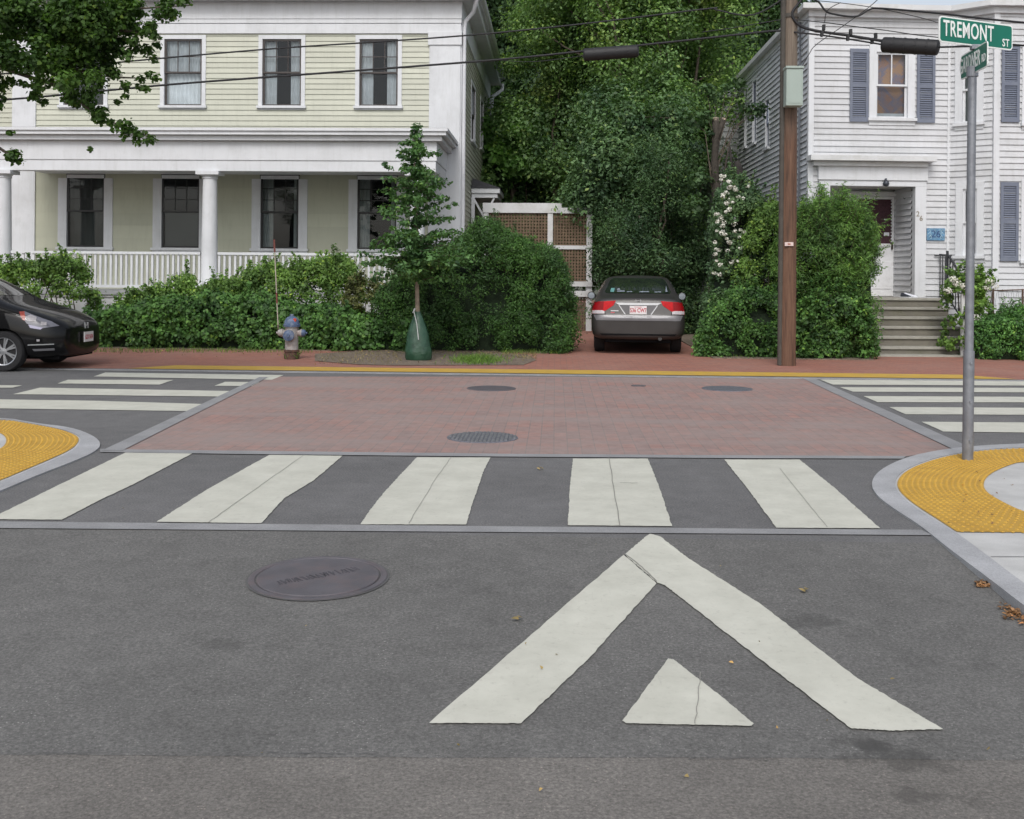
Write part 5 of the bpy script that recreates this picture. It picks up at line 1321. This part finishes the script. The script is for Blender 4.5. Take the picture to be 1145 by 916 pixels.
def branches(parent, base, C, r0, m, frac=.35, name='branches', seed=1, trunk_top=None, wig=.15):
    rr = random.Random(seed); base = Vector(base); mb = MB()
    C = [Vector(c) for c in C]; zt = trunk_top or (sum(c.z for c in C)/len(C))
    axis_top = Vector((sum(c.x for c in C)/len(C), sum(c.y for c in C)/len(C), zt))
    def taper(a, b, ra, rb, n=5):
        pts = [a.lerp(b, i/n) + (Vector((rr.uniform(-1,1), rr.uniform(-1,1), rr.uniform(-.3,.3))) * wig * (b-a).length * .25 if 0 < i < n else Vector()) for i in range(n+1)]
        mb.tube(pts, [ra + (rb-ra)*i/n for i in range(n+1)], 7); return pts
    trunk = MB(); n = 7
    tp = [base.lerp(axis_top, i/n) + (Vector((rr.uniform(-1,1), rr.uniform(-1,1), 0)) * wig * r0 * 2 if i else Vector()) for i in range(n+1)]
    trunk.tube(tp, [r0*(1.25 if i == 0 else 1) * (1 - .75*i/n) for i in range(n+1)], 12)
    trunk.build('trunk', m, parent, smooth=True)
    for c in C:
        if rr.random() > frac: continue
        k = rr.randint(2, n); s = tp[k] if tp[k].z < c.z + .6 else tp[max(1, k-2)]
        taper(s, c, r0*(1-.75*k/n)*.42, .012 + r0*.04)
    if mb.v: mb.build(name, m, parent, smooth=True)
def lumpy(cx, cy, cz, rx, ry, rz, n, rmin, rmax, seed, low=-1.0, surf=.0):
    """clump centres filling an uneven ellipsoid crown"""
    r_ = np.random.default_rng(seed); C, Q = [], []
    while len(C) < n:
        p = r_.uniform(-1, 1, 3); d = np.linalg.norm(p)
        if d < surf or p[2] < low: continue
        nz = mnoise.noise(Vector((p[0]*1.8+seed, p[1]*1.8, p[2]*1.8)))
        if d > .85 + .45*nz: continue
        C.append((cx+p[0]*rx, cy+p[1]*ry, cz+p[2]*rz)); Q.append(r_.uniform(rmin, rmax))
    return np.array(C), np.array(Q)

def tree(name, label, cat, px, Y, pyc, rx, rz, ry, n, rmin, rmax, dens, lsize, lm, trunk_r=.18, seed=1, group='trees behind the driveway', aspect=.55, low=-1, bark=BARK, shape=4, up=.5, cxoff=0, surf=0.0, trunk_top=None, frac=.35):
    c = P(px, pyc, Y); base = Vector((c.x + cxoff, Y, 0))
    t = thing(name, label, cat, tuple(base), group)
    C, Q = lumpy(c.x, Y, c.z, rx, ry, rz, n, rmin, rmax, seed, low, surf)
    Pt, Nn = clumps_to_leaves(C, Q, dens, up, .7, .72)
    leaf_mesh('crown', Pt, Nn, lsize, lm, t, aspect, shape)
    branches(t, base, [tuple(x) for x in C], trunk_r, bark, frac, seed=seed, trunk_top=trunk_top)
    return t
LM_DARK = leafmat('leaf_dark', (.032,.062,.028), .4, .28)
LM_MID = leafmat('leaf_mid', (.075,.132,.055), .4, .30)
LM_MAPLE = leafmat('leaf_maple', (.080,.165,.045), .4, .30)
LM_LOC = leafmat('leaf_locust', (.085,.145,.050), .4, .32, yel=(.24,.27,.06))
LM_YEW = leafmat('leaf_yew', (.033,.066,.028), .45, .12)
LM_BLUE = leafmat('leaf_bluegreen', (.058,.105,.050), .4, .26)
LM_HEDGE = leafmat('leaf_hedge', (.024,.060,.014), .45, .18)
LM_IVY = leafmat('leaf_ivy', (.036,.084,.021), .5, .18, ns=2.5)
LM_EUO = leafmat('leaf_euonymus', (.068,.125,.030), .45, .25, ns=2)
LM_BAMB = leafmat('leaf_bamboo', (.062,.122,.032), .45, .3, ns=2)
LM_YOUNG = leafmat('leaf_young', (.050,.105,.040), .45, .3, ns=3)
LM_NEAR = leafmat('leaf_linden', (.036,.072,.018), .45, .35, ns=1.6)
LM_GC = leafmat('leaf_cover', (.045,.110,.028), .45, .2, ns=3)
PETAL = mat('petal_white', (.70,.70,.62), .7, .12, 30)

# trees beyond, from the back forward
tree('tree', 'tall dark tree filling the gap next to the green house eaves', 'tree', 575, 41, 90, 4.6, 7.4, 3.0, 95, .9, 1.7, 1100, .17, LM_DARK, .30, 21, trunk_top=9, low=-.98)
tree('tree', 'tall dark tree behind the yellowing one, over the sedan', 'tree', 700, 40, 120, 5.2, 6.6, 2.6, 105, .9, 1.7, 1100, .17, LM_DARK, .28, 22)
tree('tree', 'dark tree rising between the yellowing tree and the white house roof', 'tree', 826, 39, 60, 3.0, 4.6, 2.4, 70, .6, 1.1, 1150, .16, LM_DARK, .25, 23)
tree('tree', 'mid green leafy tree low behind the lattice screen', 'tree', 600, 34.5, 185, 3.0, 2.6, 1.7, 46, .6, 1.15, 1300, .15, LM_MID, .18, 24)
tree('tree', 'bright green maple just past the green house rear corner', 'tree', 575, 33.4, 168, .95, 1.35, .9, 26, .3, .55, 2000, .15, LM_MAPLE, .12, 25, aspect=.8)
tree('tree', 'big mid green tree in the centre of the tree wall above the sedan roof', 'tree', 700, 33, 165, 3.3, 4.3, 2.0, 56, .65, 1.25, 1300, .13, LM_MID, .24, 26)
tree('locust_tree', 'light yellow green tree whose crown spreads along the top behind the cables', 'tree', 725, 30.5, 20, 3.7, 3.0, 2.0, 74, .5, 1.0, 1500, .11, LM_LOC, .2, 27, cxoff=.8)
tree('locust_tree', 'yellowing tree crown beside the green house eaves and black splice case', 'tree', 622, 32.5, 45, 1.5, 2.2, 1.2, 30, .45, .85, 1500, .11, LM_LOC, .14, 28)
tree('tree', 'blue green conifer like shrub tree directly behind the sedan', 'tree', 734, 26.6, 262, 1.3, 2.6, 1.1, 52, .3, .62, 2600, .085, LM_YEW, .12, 29, aspect=.35)
tree('tree', 'dark yew bulk on the left behind the sedan, touching the lattice', 'tree', 702, 27.2, 300, .85, 1.8, .9, 44, .3, .6, 2600, .085, LM_YEW, .1, 30, aspect=.35)
tree('tree', 'dense dark tree low behind the right side of the sedan', 'tree', 756, 27.5, 320, .85, 1.5, .8, 40, .35, .65, 2200, .1, LM_YEW, .1, 31, aspect=.4)
tree('tree', 'mid green spreading tree hanging over the sedan', 'tree', 698, 28.6, 178, 1.5, 1.9, 1.2, 38, .45, .9, 1900, .11, LM_BLUE, .16, 32, trunk_top=5.6)
tree('tree', 'narrow leafy tree between the pruned trunk and the hedge row', 'tree', 745, 29.5, 140, .8, 2.4, .9, 30, .35, .65, 1900, .11, LM_MID, .12, 33)
# pruned multi-stem tree
pc = P(803, 300, 25.4)
pt_ = thing('pruned_tree', 'pruned tree with bare trunk and pale cut top before the far grey clapboards', 'tree', (pc.x, 25.4, 0), 'trees behind the driveway')
mb = MB()
def PX(px, py, Y=25.4): return P(px, py, Y)
mb.tube([(pc.x,25.4,0), PX(802,260), PX(801,215), PX(799,180), PX(801,150), PX(800,133)], [.14,.12,.10,.085,.08,.09], 9)
mb.tube([PX(801,160), PX(805,145), PX(809,133)], [.06,.06,.055], 8)
mb.tube([PX(803,260), PX(806,225), PX(812,180), PX(820,140)], [.05,.04,.025,.008], 8)
mb.build('trunk', mat('bark_dark', (.05,.042,.034), .9, .35, 12, bmp=.6, bscale=30), pt_, smooth=True)
mb = MB(); a = PX(800,133); b = PX(809,133); mb.lathe([(.09,-.04),(.08,.02)], tuple(a), 10); mb.lathe([(.056,-.03),(.05,.02)], tuple(b), 10); mb.build('cut_wood', mat('cut_wood', (.45,.36,.28), .8), pt_)
Cp_ = [(tuple(PX(x, y)), r) for x, y, r in ((800,108,.20),(790,100,.2),(812,98,.16),(826,94,.18),(842,124,.22),(850,121,.18),(832,121,.12),(790,128,.16),(808,196,.14),(785,200,.30),(778,230,.36),(808,240,.2),(795,150,.1),(780,165,.22),(776,135,.25))]
Pt, Nn = clumps_to_leaves(np.array([c for c, r in Cp_]), np.array([r for c, r in Cp_]), 1900); leaf_mesh('crown', Pt, Nn, .11, LM_DARK, pt_, .7)
mb = MB()
for (c, r) in Cp_: mb.tube([PX(801, min(260, 150+i_*7)) if (i_ := Cp_.index((c, r))) >= 0 else 0, (PX(801,170)+Vector(c))/2+Vector((0,0,.1)), Vector(c)], [.014,.010,.004], 5)
mb.build('branches', BARK, pt_)
# dead stump post behind the flowering shrub
sp_ = PX(824, 190, 24.2); mb = MB(); mb.tube([PX(829,330,24.2), PX(828,215,24.2), PX(826,190,24.2), PX(824,180,24.2)], [.10,.09,.10,.06], 8); mb.tube([PX(820,200,24.2), PX(816,165,24.2)], [.04,.03], 6)
tag(mb.build('dead_stump', mat('dead_wood', (.028,.024,.022), .9, .3, 10), smooth=True), 'dark dead stump standing above the white flowering shrub', 'tree stump')

# ---------- hedges and shrubs
def hedge(name, label, cat, prof, Y0, T, n, rmin, rmax, dens, lsize, lm, group=None, seed=1, aspect=.55, shape=4, core=True, tops=.30, up=.3, pbase=0.02, kind=None, lump=.14, sprig=(60,.28)):
    """prof: list of (px, py_top) read left to right at depth Y0+T*.35"""
    r_ = np.random.default_rng(seed); Yp = Y0 + T*.35
    pts = [P(px, py, Yp) for px, py in prof]; X = [p.x for p in pts]; H = [max(p.z, .1) for p in pts]
    hgt = lambda x: float(np.interp(x, X, H))
    t = thing(name, label, cat, ((X[0]+X[-1])/2, Y0 + T/2, 0), group)
    C, Q = [], []
    for i in range(n):
        x = r_.uniform(X[0], X[-1]); h = hgt(x); r = r_.uniform(rmin, rmax)
        a = r_.uniform(0, math.pi*.8) if r_.random() < .85 else r_.uniform(0, math.pi)
        ca, sa = math.cos(a), math.sin(a)
        e = .5
        yy = -math.copysign(abs(ca)**e, ca); zz = abs(sa)**e if r_.random() > .0 else 0
        if a < math.pi*.25: zz = r_.uniform(.03, .9)**.9; yy = -1 + .12*r_.random()
        if a > math.pi*.85: zz = r_.uniform(.05, .85)
        nz = mnoise.noise(Vector((x*1.1, zz*h*1.3, seed))) * lump * 2
        y = Y0 + T/2 + yy*(T/2 - r*.6) * (1 + nz*.6); z = max(r*.35, zz*(h - r*.75)*(1 + nz*.5))
        ed = min(x - X[0], X[-1] - x)
        if ed < .25: y = Y0 + T/2 + (y - Y0 - T/2)*(.55 + .45*ed/.25)
        C.append((x, y, z)); Q.append(r)
    Pt, Nn = clumps_to_leaves(np.array(C), np.array(Q), dens, up, .9, .35)
    Nn[:, 1] -= .35
    twigs = []; SP_, SN_ = [], []; ns, sl = sprig
    for i in range(ns):         # shoots that stick out of the clipped mass
        c = Vector(C[int(r_.integers(len(C)))]); mid = Vector((c.x, Y0 + T*.6, c.z*.55)); o_ = (c - mid); o_.normalize()
        dv = (o_*.9 + Vector((r_.normal()*.45, r_.normal()*.25 - .1, .45 + r_.random()*.7))).normalized(); ln = sl*r_.uniform(.5, 1.25); s0 = c + o_*.08
        p1 = s0 + dv*ln*.6; p2 = s0 + dv*ln + Vector((o_.x*.1, o_.y*.1, -.28*ln*r_.random())); twigs.append((s0, p1, p2))
        for q in np.linspace(.1, 1.05, max(5, int(ln/(lsize*.32)))):
            pt = s0.lerp(p1, q/.6) if q < .6 else p1.lerp(p2, (q-.6)/.4)
            for _ in range(2): SP_.append((pt.x + r_.normal()*lsize*.3, pt.y + r_.normal()*lsize*.3, pt.z + r_.normal()*lsize*.25)); SN_.append((r_.normal()*.7, -.5 + r_.normal()*.5, 1))
    if SP_: Pt = np.concatenate([Pt, np.array(SP_)]); Nn = np.concatenate([Nn, np.array(SN_)])
    ok = Pt[:, 2] > .02; leaf_mesh('foliage', Pt[ok], Nn[ok], lsize, lm, t, aspect, shape)
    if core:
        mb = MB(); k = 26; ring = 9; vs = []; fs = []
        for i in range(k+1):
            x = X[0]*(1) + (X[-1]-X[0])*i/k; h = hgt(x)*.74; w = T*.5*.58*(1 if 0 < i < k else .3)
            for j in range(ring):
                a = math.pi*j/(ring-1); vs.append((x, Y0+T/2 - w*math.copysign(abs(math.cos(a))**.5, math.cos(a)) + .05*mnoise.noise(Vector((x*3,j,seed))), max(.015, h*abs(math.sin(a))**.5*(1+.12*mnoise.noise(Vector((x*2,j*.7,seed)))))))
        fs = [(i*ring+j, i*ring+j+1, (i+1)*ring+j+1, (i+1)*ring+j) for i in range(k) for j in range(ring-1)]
        mb.add(vs, fs); mb.build('light_block_core', lm_core, t, smooth=True)  # solid core added to block light and keep the hedge interior dark
    mb = MB(); rr = random.Random(seed)
    for i in range(max(6, int((X[-1]-X[0])*5))):
        x = rr.uniform(X[0]+.1, X[-1]-.1); y = Y0 + T*rr.uniform(.25,.75); h = hgt(x)*.8
        mb.tube([(x,y,0),(x+rr.uniform(-.1,.1),y+rr.uniform(-.1,.1),h*.5),(x+rr.uniform(-.2,.2),y+rr.uniform(-.2,.2),h)], [.02,.014,.006], 5)
    for tw in twigs: mb.tube(tw, [.005,.004,.002], 3, False)
    mb.build('stems', BARK, t)
    return t
lm_core = mat('hedge_core_shade', (.012,.024,.010), .95, .5, 9, bmp=.8, bscale=14)  # near-black green puts the inner shade into the core's colour
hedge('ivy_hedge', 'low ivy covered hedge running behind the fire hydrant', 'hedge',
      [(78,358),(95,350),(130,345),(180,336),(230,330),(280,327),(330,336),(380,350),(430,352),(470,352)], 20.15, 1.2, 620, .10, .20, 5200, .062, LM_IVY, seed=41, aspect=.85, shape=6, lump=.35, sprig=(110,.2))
hedge('yew_hedge', 'big rounded dark yew hedge between the young tree and the driveway', 'hedge',
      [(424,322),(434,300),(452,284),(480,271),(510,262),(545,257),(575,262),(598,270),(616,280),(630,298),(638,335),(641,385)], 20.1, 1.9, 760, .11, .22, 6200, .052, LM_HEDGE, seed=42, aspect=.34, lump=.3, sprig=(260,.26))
def shrub(name, label, cat, prof, Y0, T, n, rmin, rmax, dens, ls, lm, **k): return hedge(name, label, cat, prof, Y0, T, n, rmin, rmax, dens, ls, lm, **k)
shrub('shrub', 'rounded bright green shrub behind the black hatchback', 'shrub', [(-30,335),(-10,300),(12,291),(40,285),(62,284),(78,293),(90,314),(98,335)], 21.2, 1.3, 150, .10, .2, 4200, .065, LM_EUO, seed=43, core=False, group='leafy shrubs in front of the porch', aspect=.7)
shrub('shrub', 'loose light green shrub below the white porch column', 'shrub', [(125,345),(145,327),(165,326),(185,314),(205,306),(228,311),(250,308),(275,312),(292,330)], 21.0, 1.1, 190, .10, .19, 4000, .06, LM_EUO, seed=44, core=False, group='leafy shrubs in front of the porch', aspect=.7)
shrub('shrub', 'tallest light green shrub in front of the porch, behind the marker rod', 'shrub', [(268,320),(278,299),(300,292),(318,300),(340,293),(372,290),(390,297),(400,312),(408,335)], 20.95, 1.2, 230, .10, .2, 4000, .06, LM_EUO, seed=45, core=False, group='leafy shrubs in front of the porch', aspect=.7)
shrub('shrub', 'reddish sparse shrub between the ivy hedge and the young tree', 'shrub', [(385,330),(400,318),(418,322),(430,335)], 20.6, .6, 30, .10, .16, 2600, .055, leafmat('leaf_reddish', (.075,.085,.035), .4, .3, ns=4), seed=46, core=False, group='leafy shrubs in front of the porch', aspect=.7)
shrub('climbing_shrub', 'shrub spotted with small white flowers right of the sedan', 'shrub', [(792,398),(797,340),(803,285),(806,245),(812,205),(822,192),(836,196),(846,215),(852,250),(858,300),(862,390)], 20.7, 1.3, 420, .10, .2, 4600, .06, LM_BLUE, seed=47, aspect=.7, sprig=(130,.35))
fs_t = bpy.data.objects[-1] if False else None
shrub('shrub', 'yellowish green shrub directly left of the wooden pole', 'shrub', [(826,300),(836,262),(850,236),(868,228),(884,250),(892,300),(896,360)], 20.3, 1.1, 210, .1, .19, 4400, .055, LM_EUO, seed=48, aspect=.6, core=False)
shrub('shrub', 'low dark shrub spilling over the driveway edge left of the wooden pole', 'shrub', [(784,385),(795,350),(815,325),(845,318),(872,325),(895,345)], 19.6, 1.1, 240, .1, .18, 4600, .055, LM_IVY, seed=49, aspect=.7)
shrub('bamboo_shrub', 'tall feathery bright green shrub right of the wooden pole, leaning over the steps', 'shrub', [(868,280),(878,258),(893,246),(905,254),(918,248),(935,238),(955,233),(970,240),(985,252),(992,270),(984,300),(970,345),(974,385)], 19.75, 1.6, 640, .11, .22, 4600, .085, LM_BAMB, seed=50, aspect=.22, lump=.5, sprig=(420,.50))
shrub('shrub', 'dark ivy like undergrowth at the foot of the feathery shrub', 'shrub', [(885,372),(900,335),(925,320),(950,322),(968,340),(978,380)], 19.45, .7, 170, .09, .16, 4600, .055, LM_IVY, seed=51, aspect=.8, core=False)
shrub('ground_plants', 'low bushy green plants behind the wire fence by the right edge', 'plant', [(1085,362),(1100,352),(1120,350),(1145,344),(1180,346),(1230,350),(1300,352)], 19.7, 1.2, 330, .09, .16, 4600, .055, LM_GC, seed=52, aspect=.5)
hyd = shrub('hydrangea', 'cream flowered hydrangea between the iron railing and the sign post', 'shrub', [(1060,385),(1063,350),(1064,318),(1068,303),(1080,304),(1090,318),(1100,302),(1112,308),(1116,332),(1110,372)], 20.3, .8, 85, .07, .13, 2600, .075, LM_EUO, seed=53, core=False, aspect=.7)
def flower_balls(parent, spots, Y, r0, name='flower_head', m=PETAL, n=60, ls=.022):
    for i, (x, y) in enumerate(spots):
        c = P(x, y, Y); d = rng.normal(size=(n, 3)); d /= np.linalg.norm(d, axis=1, keepdims=True)
        leaf_mesh(name, np.array(c) + d*r0*rng.uniform(.7, 1, (n,1))*[1,1,.7], d, ls, m, parent, .9)
flower_balls(hyd, [(1066,312),(1070,317),(1078,320),(1106,315),(1104,322),(1112,320),(1091,355),(1098,358),(1060,325)], 20.2, .09, ls=.03)
cl = [o for o in bpy.data.objects if o.name.startswith('climbing_shrub')][0]
rf = random.Random(9)
for i in range(70):
    x = rf.choice((rf.uniform(798,822), rf.uniform(806,850))); y = rf.uniform(196,310)
    if x < 806 and y < 235: continue
    flower_balls(cl, [(x, y)], 20.62 + rf.uniform(-.06,.1), rf.uniform(.03,.06), name='flower', n=18, ls=.036)
# low stems of the euonymus twig in front of window etc. -> one tall sprig
# ---------- young street tree with watering bag
YTr = G(466, 404).y
yb = P(467, 404, YTr)
yt = thing('young_tree', 'slender young street tree with pale trunk and conical crown in front of the porch corner', 'tree', (yb.x, YTr, .02))
axis = [yb, P(467,350,YTr), P(466,310,YTr), P(466,260,YTr), P(464,210,YTr), P(463,175,YTr), P(462,146,YTr)]
mb = MB(); mb.tube([Vector((yb.x,YTr,.0))] + axis[1:], [.045,.038,.034,.028,.018,.010,.004], 10); mb.build('trunk', BARKL, yt, smooth=True)
mb = MB(); C, Q = [], []; ry_ = random.Random(12)
levels = [(300,56,13),(290,64,15),(280,60,14),(270,54,12),(258,50,11),(240,44,10),(222,44,9),(205,36,8),(190,32,8),(175,24,6),(160,10,4),(148,3,2)]
for py, halfw, k in levels:
    for j in range(k):
        a = 2*math.pi*(j/k) + ry_.uniform(-.4,.4); L_ = halfw/66.0*ry_.uniform(.35,1.15)
        b0_ = P(465, py+8, YTr); tip = b0_ + Vector((math.cos(a)*L_, math.sin(a)*L_, ry_.uniform(-.02,.18)))
        b0_ = b0_ + Vector((0,0,ry_.uniform(-.13,.13))); tip = tip + Vector((0,0,ry_.uniform(-.12,.12)))
        mb.tube([b0_, b0_.lerp(tip,.5)+Vector((0,0,.03)), tip], [.009,.006,.003], 5)
        for q in (.12,.32,.5,.68,.85,1.0): C.append(tuple(b0_.lerp(tip, q))); Q.append(ry_.uniform(.06,.12))
mb.mi = 0
C += [tuple(P(x, y, YTr)) for x, y in ((430,184),(436,188),(500,232),(508,228),(463,147),(468,160),(450,160))]; Q += [.07]*7
mb.build('branches', BARK, yt)
Pt, Nn = clumps_to_leaves(np.array(C), np.array(Q), 0, .7, .6, .3, per=18); leaf_mesh('crown', Pt, Nn, .072, LM_YOUNG, yt, .5, 6)
bag = MB(); BG = mat('bag_green', (.020,.062,.036), .24, .3, 9, bmp=1.0, bscale=11, dirt=(.055,.11,.075), dscale=5)
sec = [(0,.205,.15),(.04,.225,.17),(.15,.225,.16),(.30,.205,.14),(.45,.175,.12),(.60,.13,.09),(.70,.09,.065),(.77,.06,.05),(.81,.05,.045)]
vs = []; k = 28
for z, rx, ry2 in sec:
    for q in range(k):
        a = 2*math.pi*q/k; w = 1 + .07*mnoise.noise(Vector((math.cos(a)*2, math.sin(a)*2, z*5))) + .03*math.cos(a*7+z*6)
        vs.append((yb.x + .01 - .02*z + rx*w*math.cos(a), YTr + ry2*w*math.sin(a), .024 + z))
bag.add(vs, [(i*k+q, i*k+(q+1)%k, (i+1)*k+(q+1)%k, (i+1)*k+q) for i in range(len(sec)-1) for q in range(k)])
wb = tag(bag.build('watering_bag', BG, smooth=True), 'dark green plastic watering bag zipped round the foot of the young tree', 'watering bag')
mb = MB(); mb.tube([P(463,349,YTr-.07), P(466,362,YTr-.13), P(468,380,YTr-.17)], .008, 5); mb.bar(P(462,350,YTr-.06), P(464,345,YTr-.03), .02); mb.build('zip_strap', mat('strap_pale', (.45,.47,.47), .5), wb)

# ---------- overhanging linden branch, upper left, nearer the camera
YN = 12.6
nc = P(-150, 60, YN)
nt_ = thing('linden_tree', 'nearby leafy tree overhanging the top left corner in front of the green house', 'tree', (nc.x - 1.2, YN, 0))
F = np.random.default_rng(77); C, Q = [], []
def seg(pts, r, n, sp):
    for i in range(n):
        t = F.random()*(len(pts)-1); k = int(t); a, b = pts[k], pts[min(k+1, len(pts)-1)]; f = t-k
        x = a[0]+(b[0]-a[0])*f + F.normal()*sp; y = a[1]+(b[1]-a[1])*f + F.normal()*sp
        C.append(tuple(P(x, y, YN + F.uniform(-.5,.5)*sp/14))); Q.append(r*F.uniform(.7,1.2))
seg([(-60,-20),(40,10),(90,20),(130,20)], .20, 60, 16)
seg([(-60,40),(10,45),(60,60),(95,70)], .15, 60, 17)
seg([(60,-10),(120,2),(170,8),(222,5)], .085, 34, 6)
seg([(120,20),(150,34),(168,38),(180,34)], .07, 16, 6)
seg([(90,40),(130,55),(160,56)], .075, 18, 6)
seg([(80,60),(110,80),(140,94),(172,88)], .065, 22, 5)
seg([(40,80),(75,100),(95,118),(120,132)], .075, 22, 6)
seg([(95,118),(125,140),(150,150),(168,158)], .06, 20, 4)
seg([(-40,90),(-10,100),(15,104)], .08, 8, 6); seg([(26,90),(38,106),(46,112)], .06, 7, 4)
seg([(-40,150),(-5,160),(8,172),(22,180)], .07, 16, 5); seg([(-30,130),(-5,120),(4,110)], .07, 8, 6)
C += [tuple(P(102,167,YN)), tuple(P(132,114,YN)), tuple(P(140,106,YN))]; Q += [.04,.05,.05]
# rest of the crown outside the frame
C2, Q2 = lumpy(P(-190,-60,YN).x, YN+.4, P(-190,-60,YN).z, 1.9, 1.7, 2.2, 90, .25, .45, 5)
Pt, Nn = clumps_to_leaves(np.array(C), np.array(Q), 7200, .6, .8, .15)
Pt2, Nn2 = clumps_to_leaves(C2, Q2, 1500, .6)
leaf_mesh('crown', np.concatenate([Pt, Pt2]), np.concatenate([Nn, Nn2]), .048, LM_NEAR, nt_, .85, 6)
mb = MB()
for l in (((-150,60),(-40,10),(60,15),(150,10),(215,6)), ((-150,80),(-20,50),(60,70),(110,85),(165,88)), ((-150,90),(0,75),(60,95),(100,122),(165,158)), ((-150,110),(-40,140),(15,176)), ((60,15),(110,30),(170,38))):
    mb.tube([P(x, y, YN) for x, y in l], [.05,.035,.02,.012,.005][:len(l)] if len(l) == 5 else [.05,.03,.015,.006][:len(l)], 6)
mb.build('branches', BARK, nt_, smooth=True)
mb = MB(); mb.tube([(nc.x-1.2,YN,-.1),(nc.x-1.15,YN,1.5),(nc.x-1.1,YN,3.2),(nc.x-.6,YN,5.0),(nc.x-.4,YN,6.5)], [.24,.19,.17,.12,.06], 14); mb.tube([(nc.x-1.12,YN,3.0), P(-150,70,YN)], [.12,.05], 8)
mb.build('trunk', BARK, nt_, smooth=True)

# ---------- grass tufts, litter, fence
def blades(name, label, cat, spots, n, h, m, kind='stuff', lean=.5, w=.008):
    V, Fc = [], []
    for i in range(n):
        px, py = spots[i % len(spots)](F); p = G(px, py, .02); hh = h*F.uniform(.4,1.2); a = F.uniform(0, 6.28); l = F.normal()*lean*hh; b = F.normal()*lean*hh
        k = len(V); dx_, dy_ = math.cos(a)*w/2, math.sin(a)*w/2
        V += [(p.x-dx_, p.y-dy_, p.z), (p.x+dx_, p.y+dy_, p.z), (p.x+l*.4+dx_*.7, p.y+b*.4+dy_*.7, p.z+hh*.6), (p.x+l, p.y+b, p.z+hh), (p.x+l*.4-dx_*.7, p.y+b*.4-dy_*.7, p.z+hh*.6)]; Fc.append((k,k+1,k+2,k+3,k+4))
    mb = MB(); mb.v = V; mb.f = Fc; mb.m = [0]*len(Fc); o = mb.build(name, m, fix=False); return tag(o, label, cat, kind=kind)
GRS = leafmat('grass_green', (.075,.135,.030), .4, .3, ns=4); GRD = leafmat('grass_dry', (.13,.115,.06), .35, .2, ns=5)
U = lambda x0, x1, y0, y1: (lambda F: (F.uniform(x0,x1), F.uniform(y0,y1)))
blades('grass', 'green grass tuft by the kerb right of the watering bag', 'grass', [lambda F: (534+F.normal()*13, min(409.5, max(396, 405+F.normal()*2.2)))], 1500, .09, GRS)
blades('dry_grass', 'dry grass and clippings round the young tree', 'grass', [U(355,450,395,409), U(560,600,395,403), U(400,600,394,398)], 1100, .045, GRD)
blades('grass_edge', 'ragged grass edge along the planting beds', 'grass', [U(800,985,396,401.5), U(84,350,392,396), U(560,632,393,397)], 2600, .07, GRS)
blades('weeds', 'weeds growing at the foot of the hydrant', 'weeds', [U(319,322,401.5,403), U(330,334,401,403), U(320,334,402,403)], 160, .12, GRS)
def litter(name, label, spots, n, size, m, z=.006, curl=1.0):
    Pt = []
    for i in range(n):
        px, py = spots[i % len(spots)](F); p = G(px, py, z + F.uniform(0,.012)); Pt.append(tuple(p))
    Nn = F.normal(size=(n,3))*curl*.5 + np.array([0,0,1]); o = leaf_mesh(name, np.array(Pt), Nn, size, m, None, .6, 6); return tag(o, label, 'fallen leaves', kind='stuff')
DRY = leafmat('leaf_dry', (.13,.072,.038), .5, .1, ns=8); DRYY = leafmat('leaf_yellow', (.17,.13,.06), .4, .1, ns=8)
litter('dry_leaves', 'brown fallen leaves gathered against the near right kerb', [U(1122,1150,683,694), U(1090,1108,652,658), lambda F: (lambda t: (1118+30*t+F.normal()*4, 676+24*t+F.normal()*2))(F.random())], 190, .02, DRY)
litter('scattered_leaves', 'few small fallen leaves scattered over the street', [U(0,1145,520,900)], 20, .016, DRYY)
litter('twigs', 'leaf crumbs on the yellow corner paving', [U(1060,1140,510,590)], 26, .018, DRY, z=.02)
litter('bed_litter', 'dry litter along the hedge foot', [U(100,640,393,400), U(352,590,396,409)], 300, .03, DRYY, z=.02)
for (x, y) in ((576.5,695),(602,526),(897,663)):
    p = G(x, y, .014); o = leaf_mesh('fallen_leaf', np.array([tuple(p), tuple(p + Vector((.02,.008,.004)))]), np.array([(0.2,-.3,1),(.3,.1,1)]), .04, DRYY, None, .6, 6)
    tag(o, {576.5:'small orange leaf on the asphalt left of the big white arrow', 602:'small yellow green leaf on the asphalt between two crosswalk bars', 897:'small green leaf on the asphalt right of the big white arrow'}[x], 'leaf')

# wire fence by the right garden
YFc = 20.55
wf = thing('wire_fence', 'low rusty wire fence with a white post behind the street sign', 'fence', (XP(1110, YFc), YFc, 0))
mb = MB(); a, b = P(1088,323,YFc), P(1300,326,YFc); mb.tube([P(1088,323,YFc), P(1115,325,YFc), P(1145,324,YFc), b], .014, 6); mb.build('top_rail', mat('rust_rail', (.10,.06,.045), .8, .3), wf)
mb = MB(); p = P(1076, 388, YFc-.1); mb.box(p.x-.03, p.x+.03, YFc-.13, YFc-.07, 0, 1.18); mb.build('white_post', WHITE2, wf)
mb = MB(); x0f, x1f = a.x, b.x; zt_f = a.z; n = int((x1f-x0f)/.09)
for i in range(n):
    x = x0f + i*.09
    mb.tube([(x,YFc,zt_f),(x+.09,YFc,zt_f-.5),(x,YFc,.1)], .0022, 4, False); mb.tube([(x+.09,YFc,zt_f),(x,YFc,zt_f-.5),(x+.09,YFc,.1)], .0022, 4, False)
mb.build('wire_mesh', mat('wire_grey', (.14,.14,.14), .6, metal=.4), wf)
for px in (1110, 1143):
    mb = MB(); p = P(px, 388, YFc); mb.tube([(p.x,YFc,0),(p.x,YFc,zt_f)], .018, 6); mb.build('fence_post', mat('rust_rail', (.10,.06,.045), .8), wf)
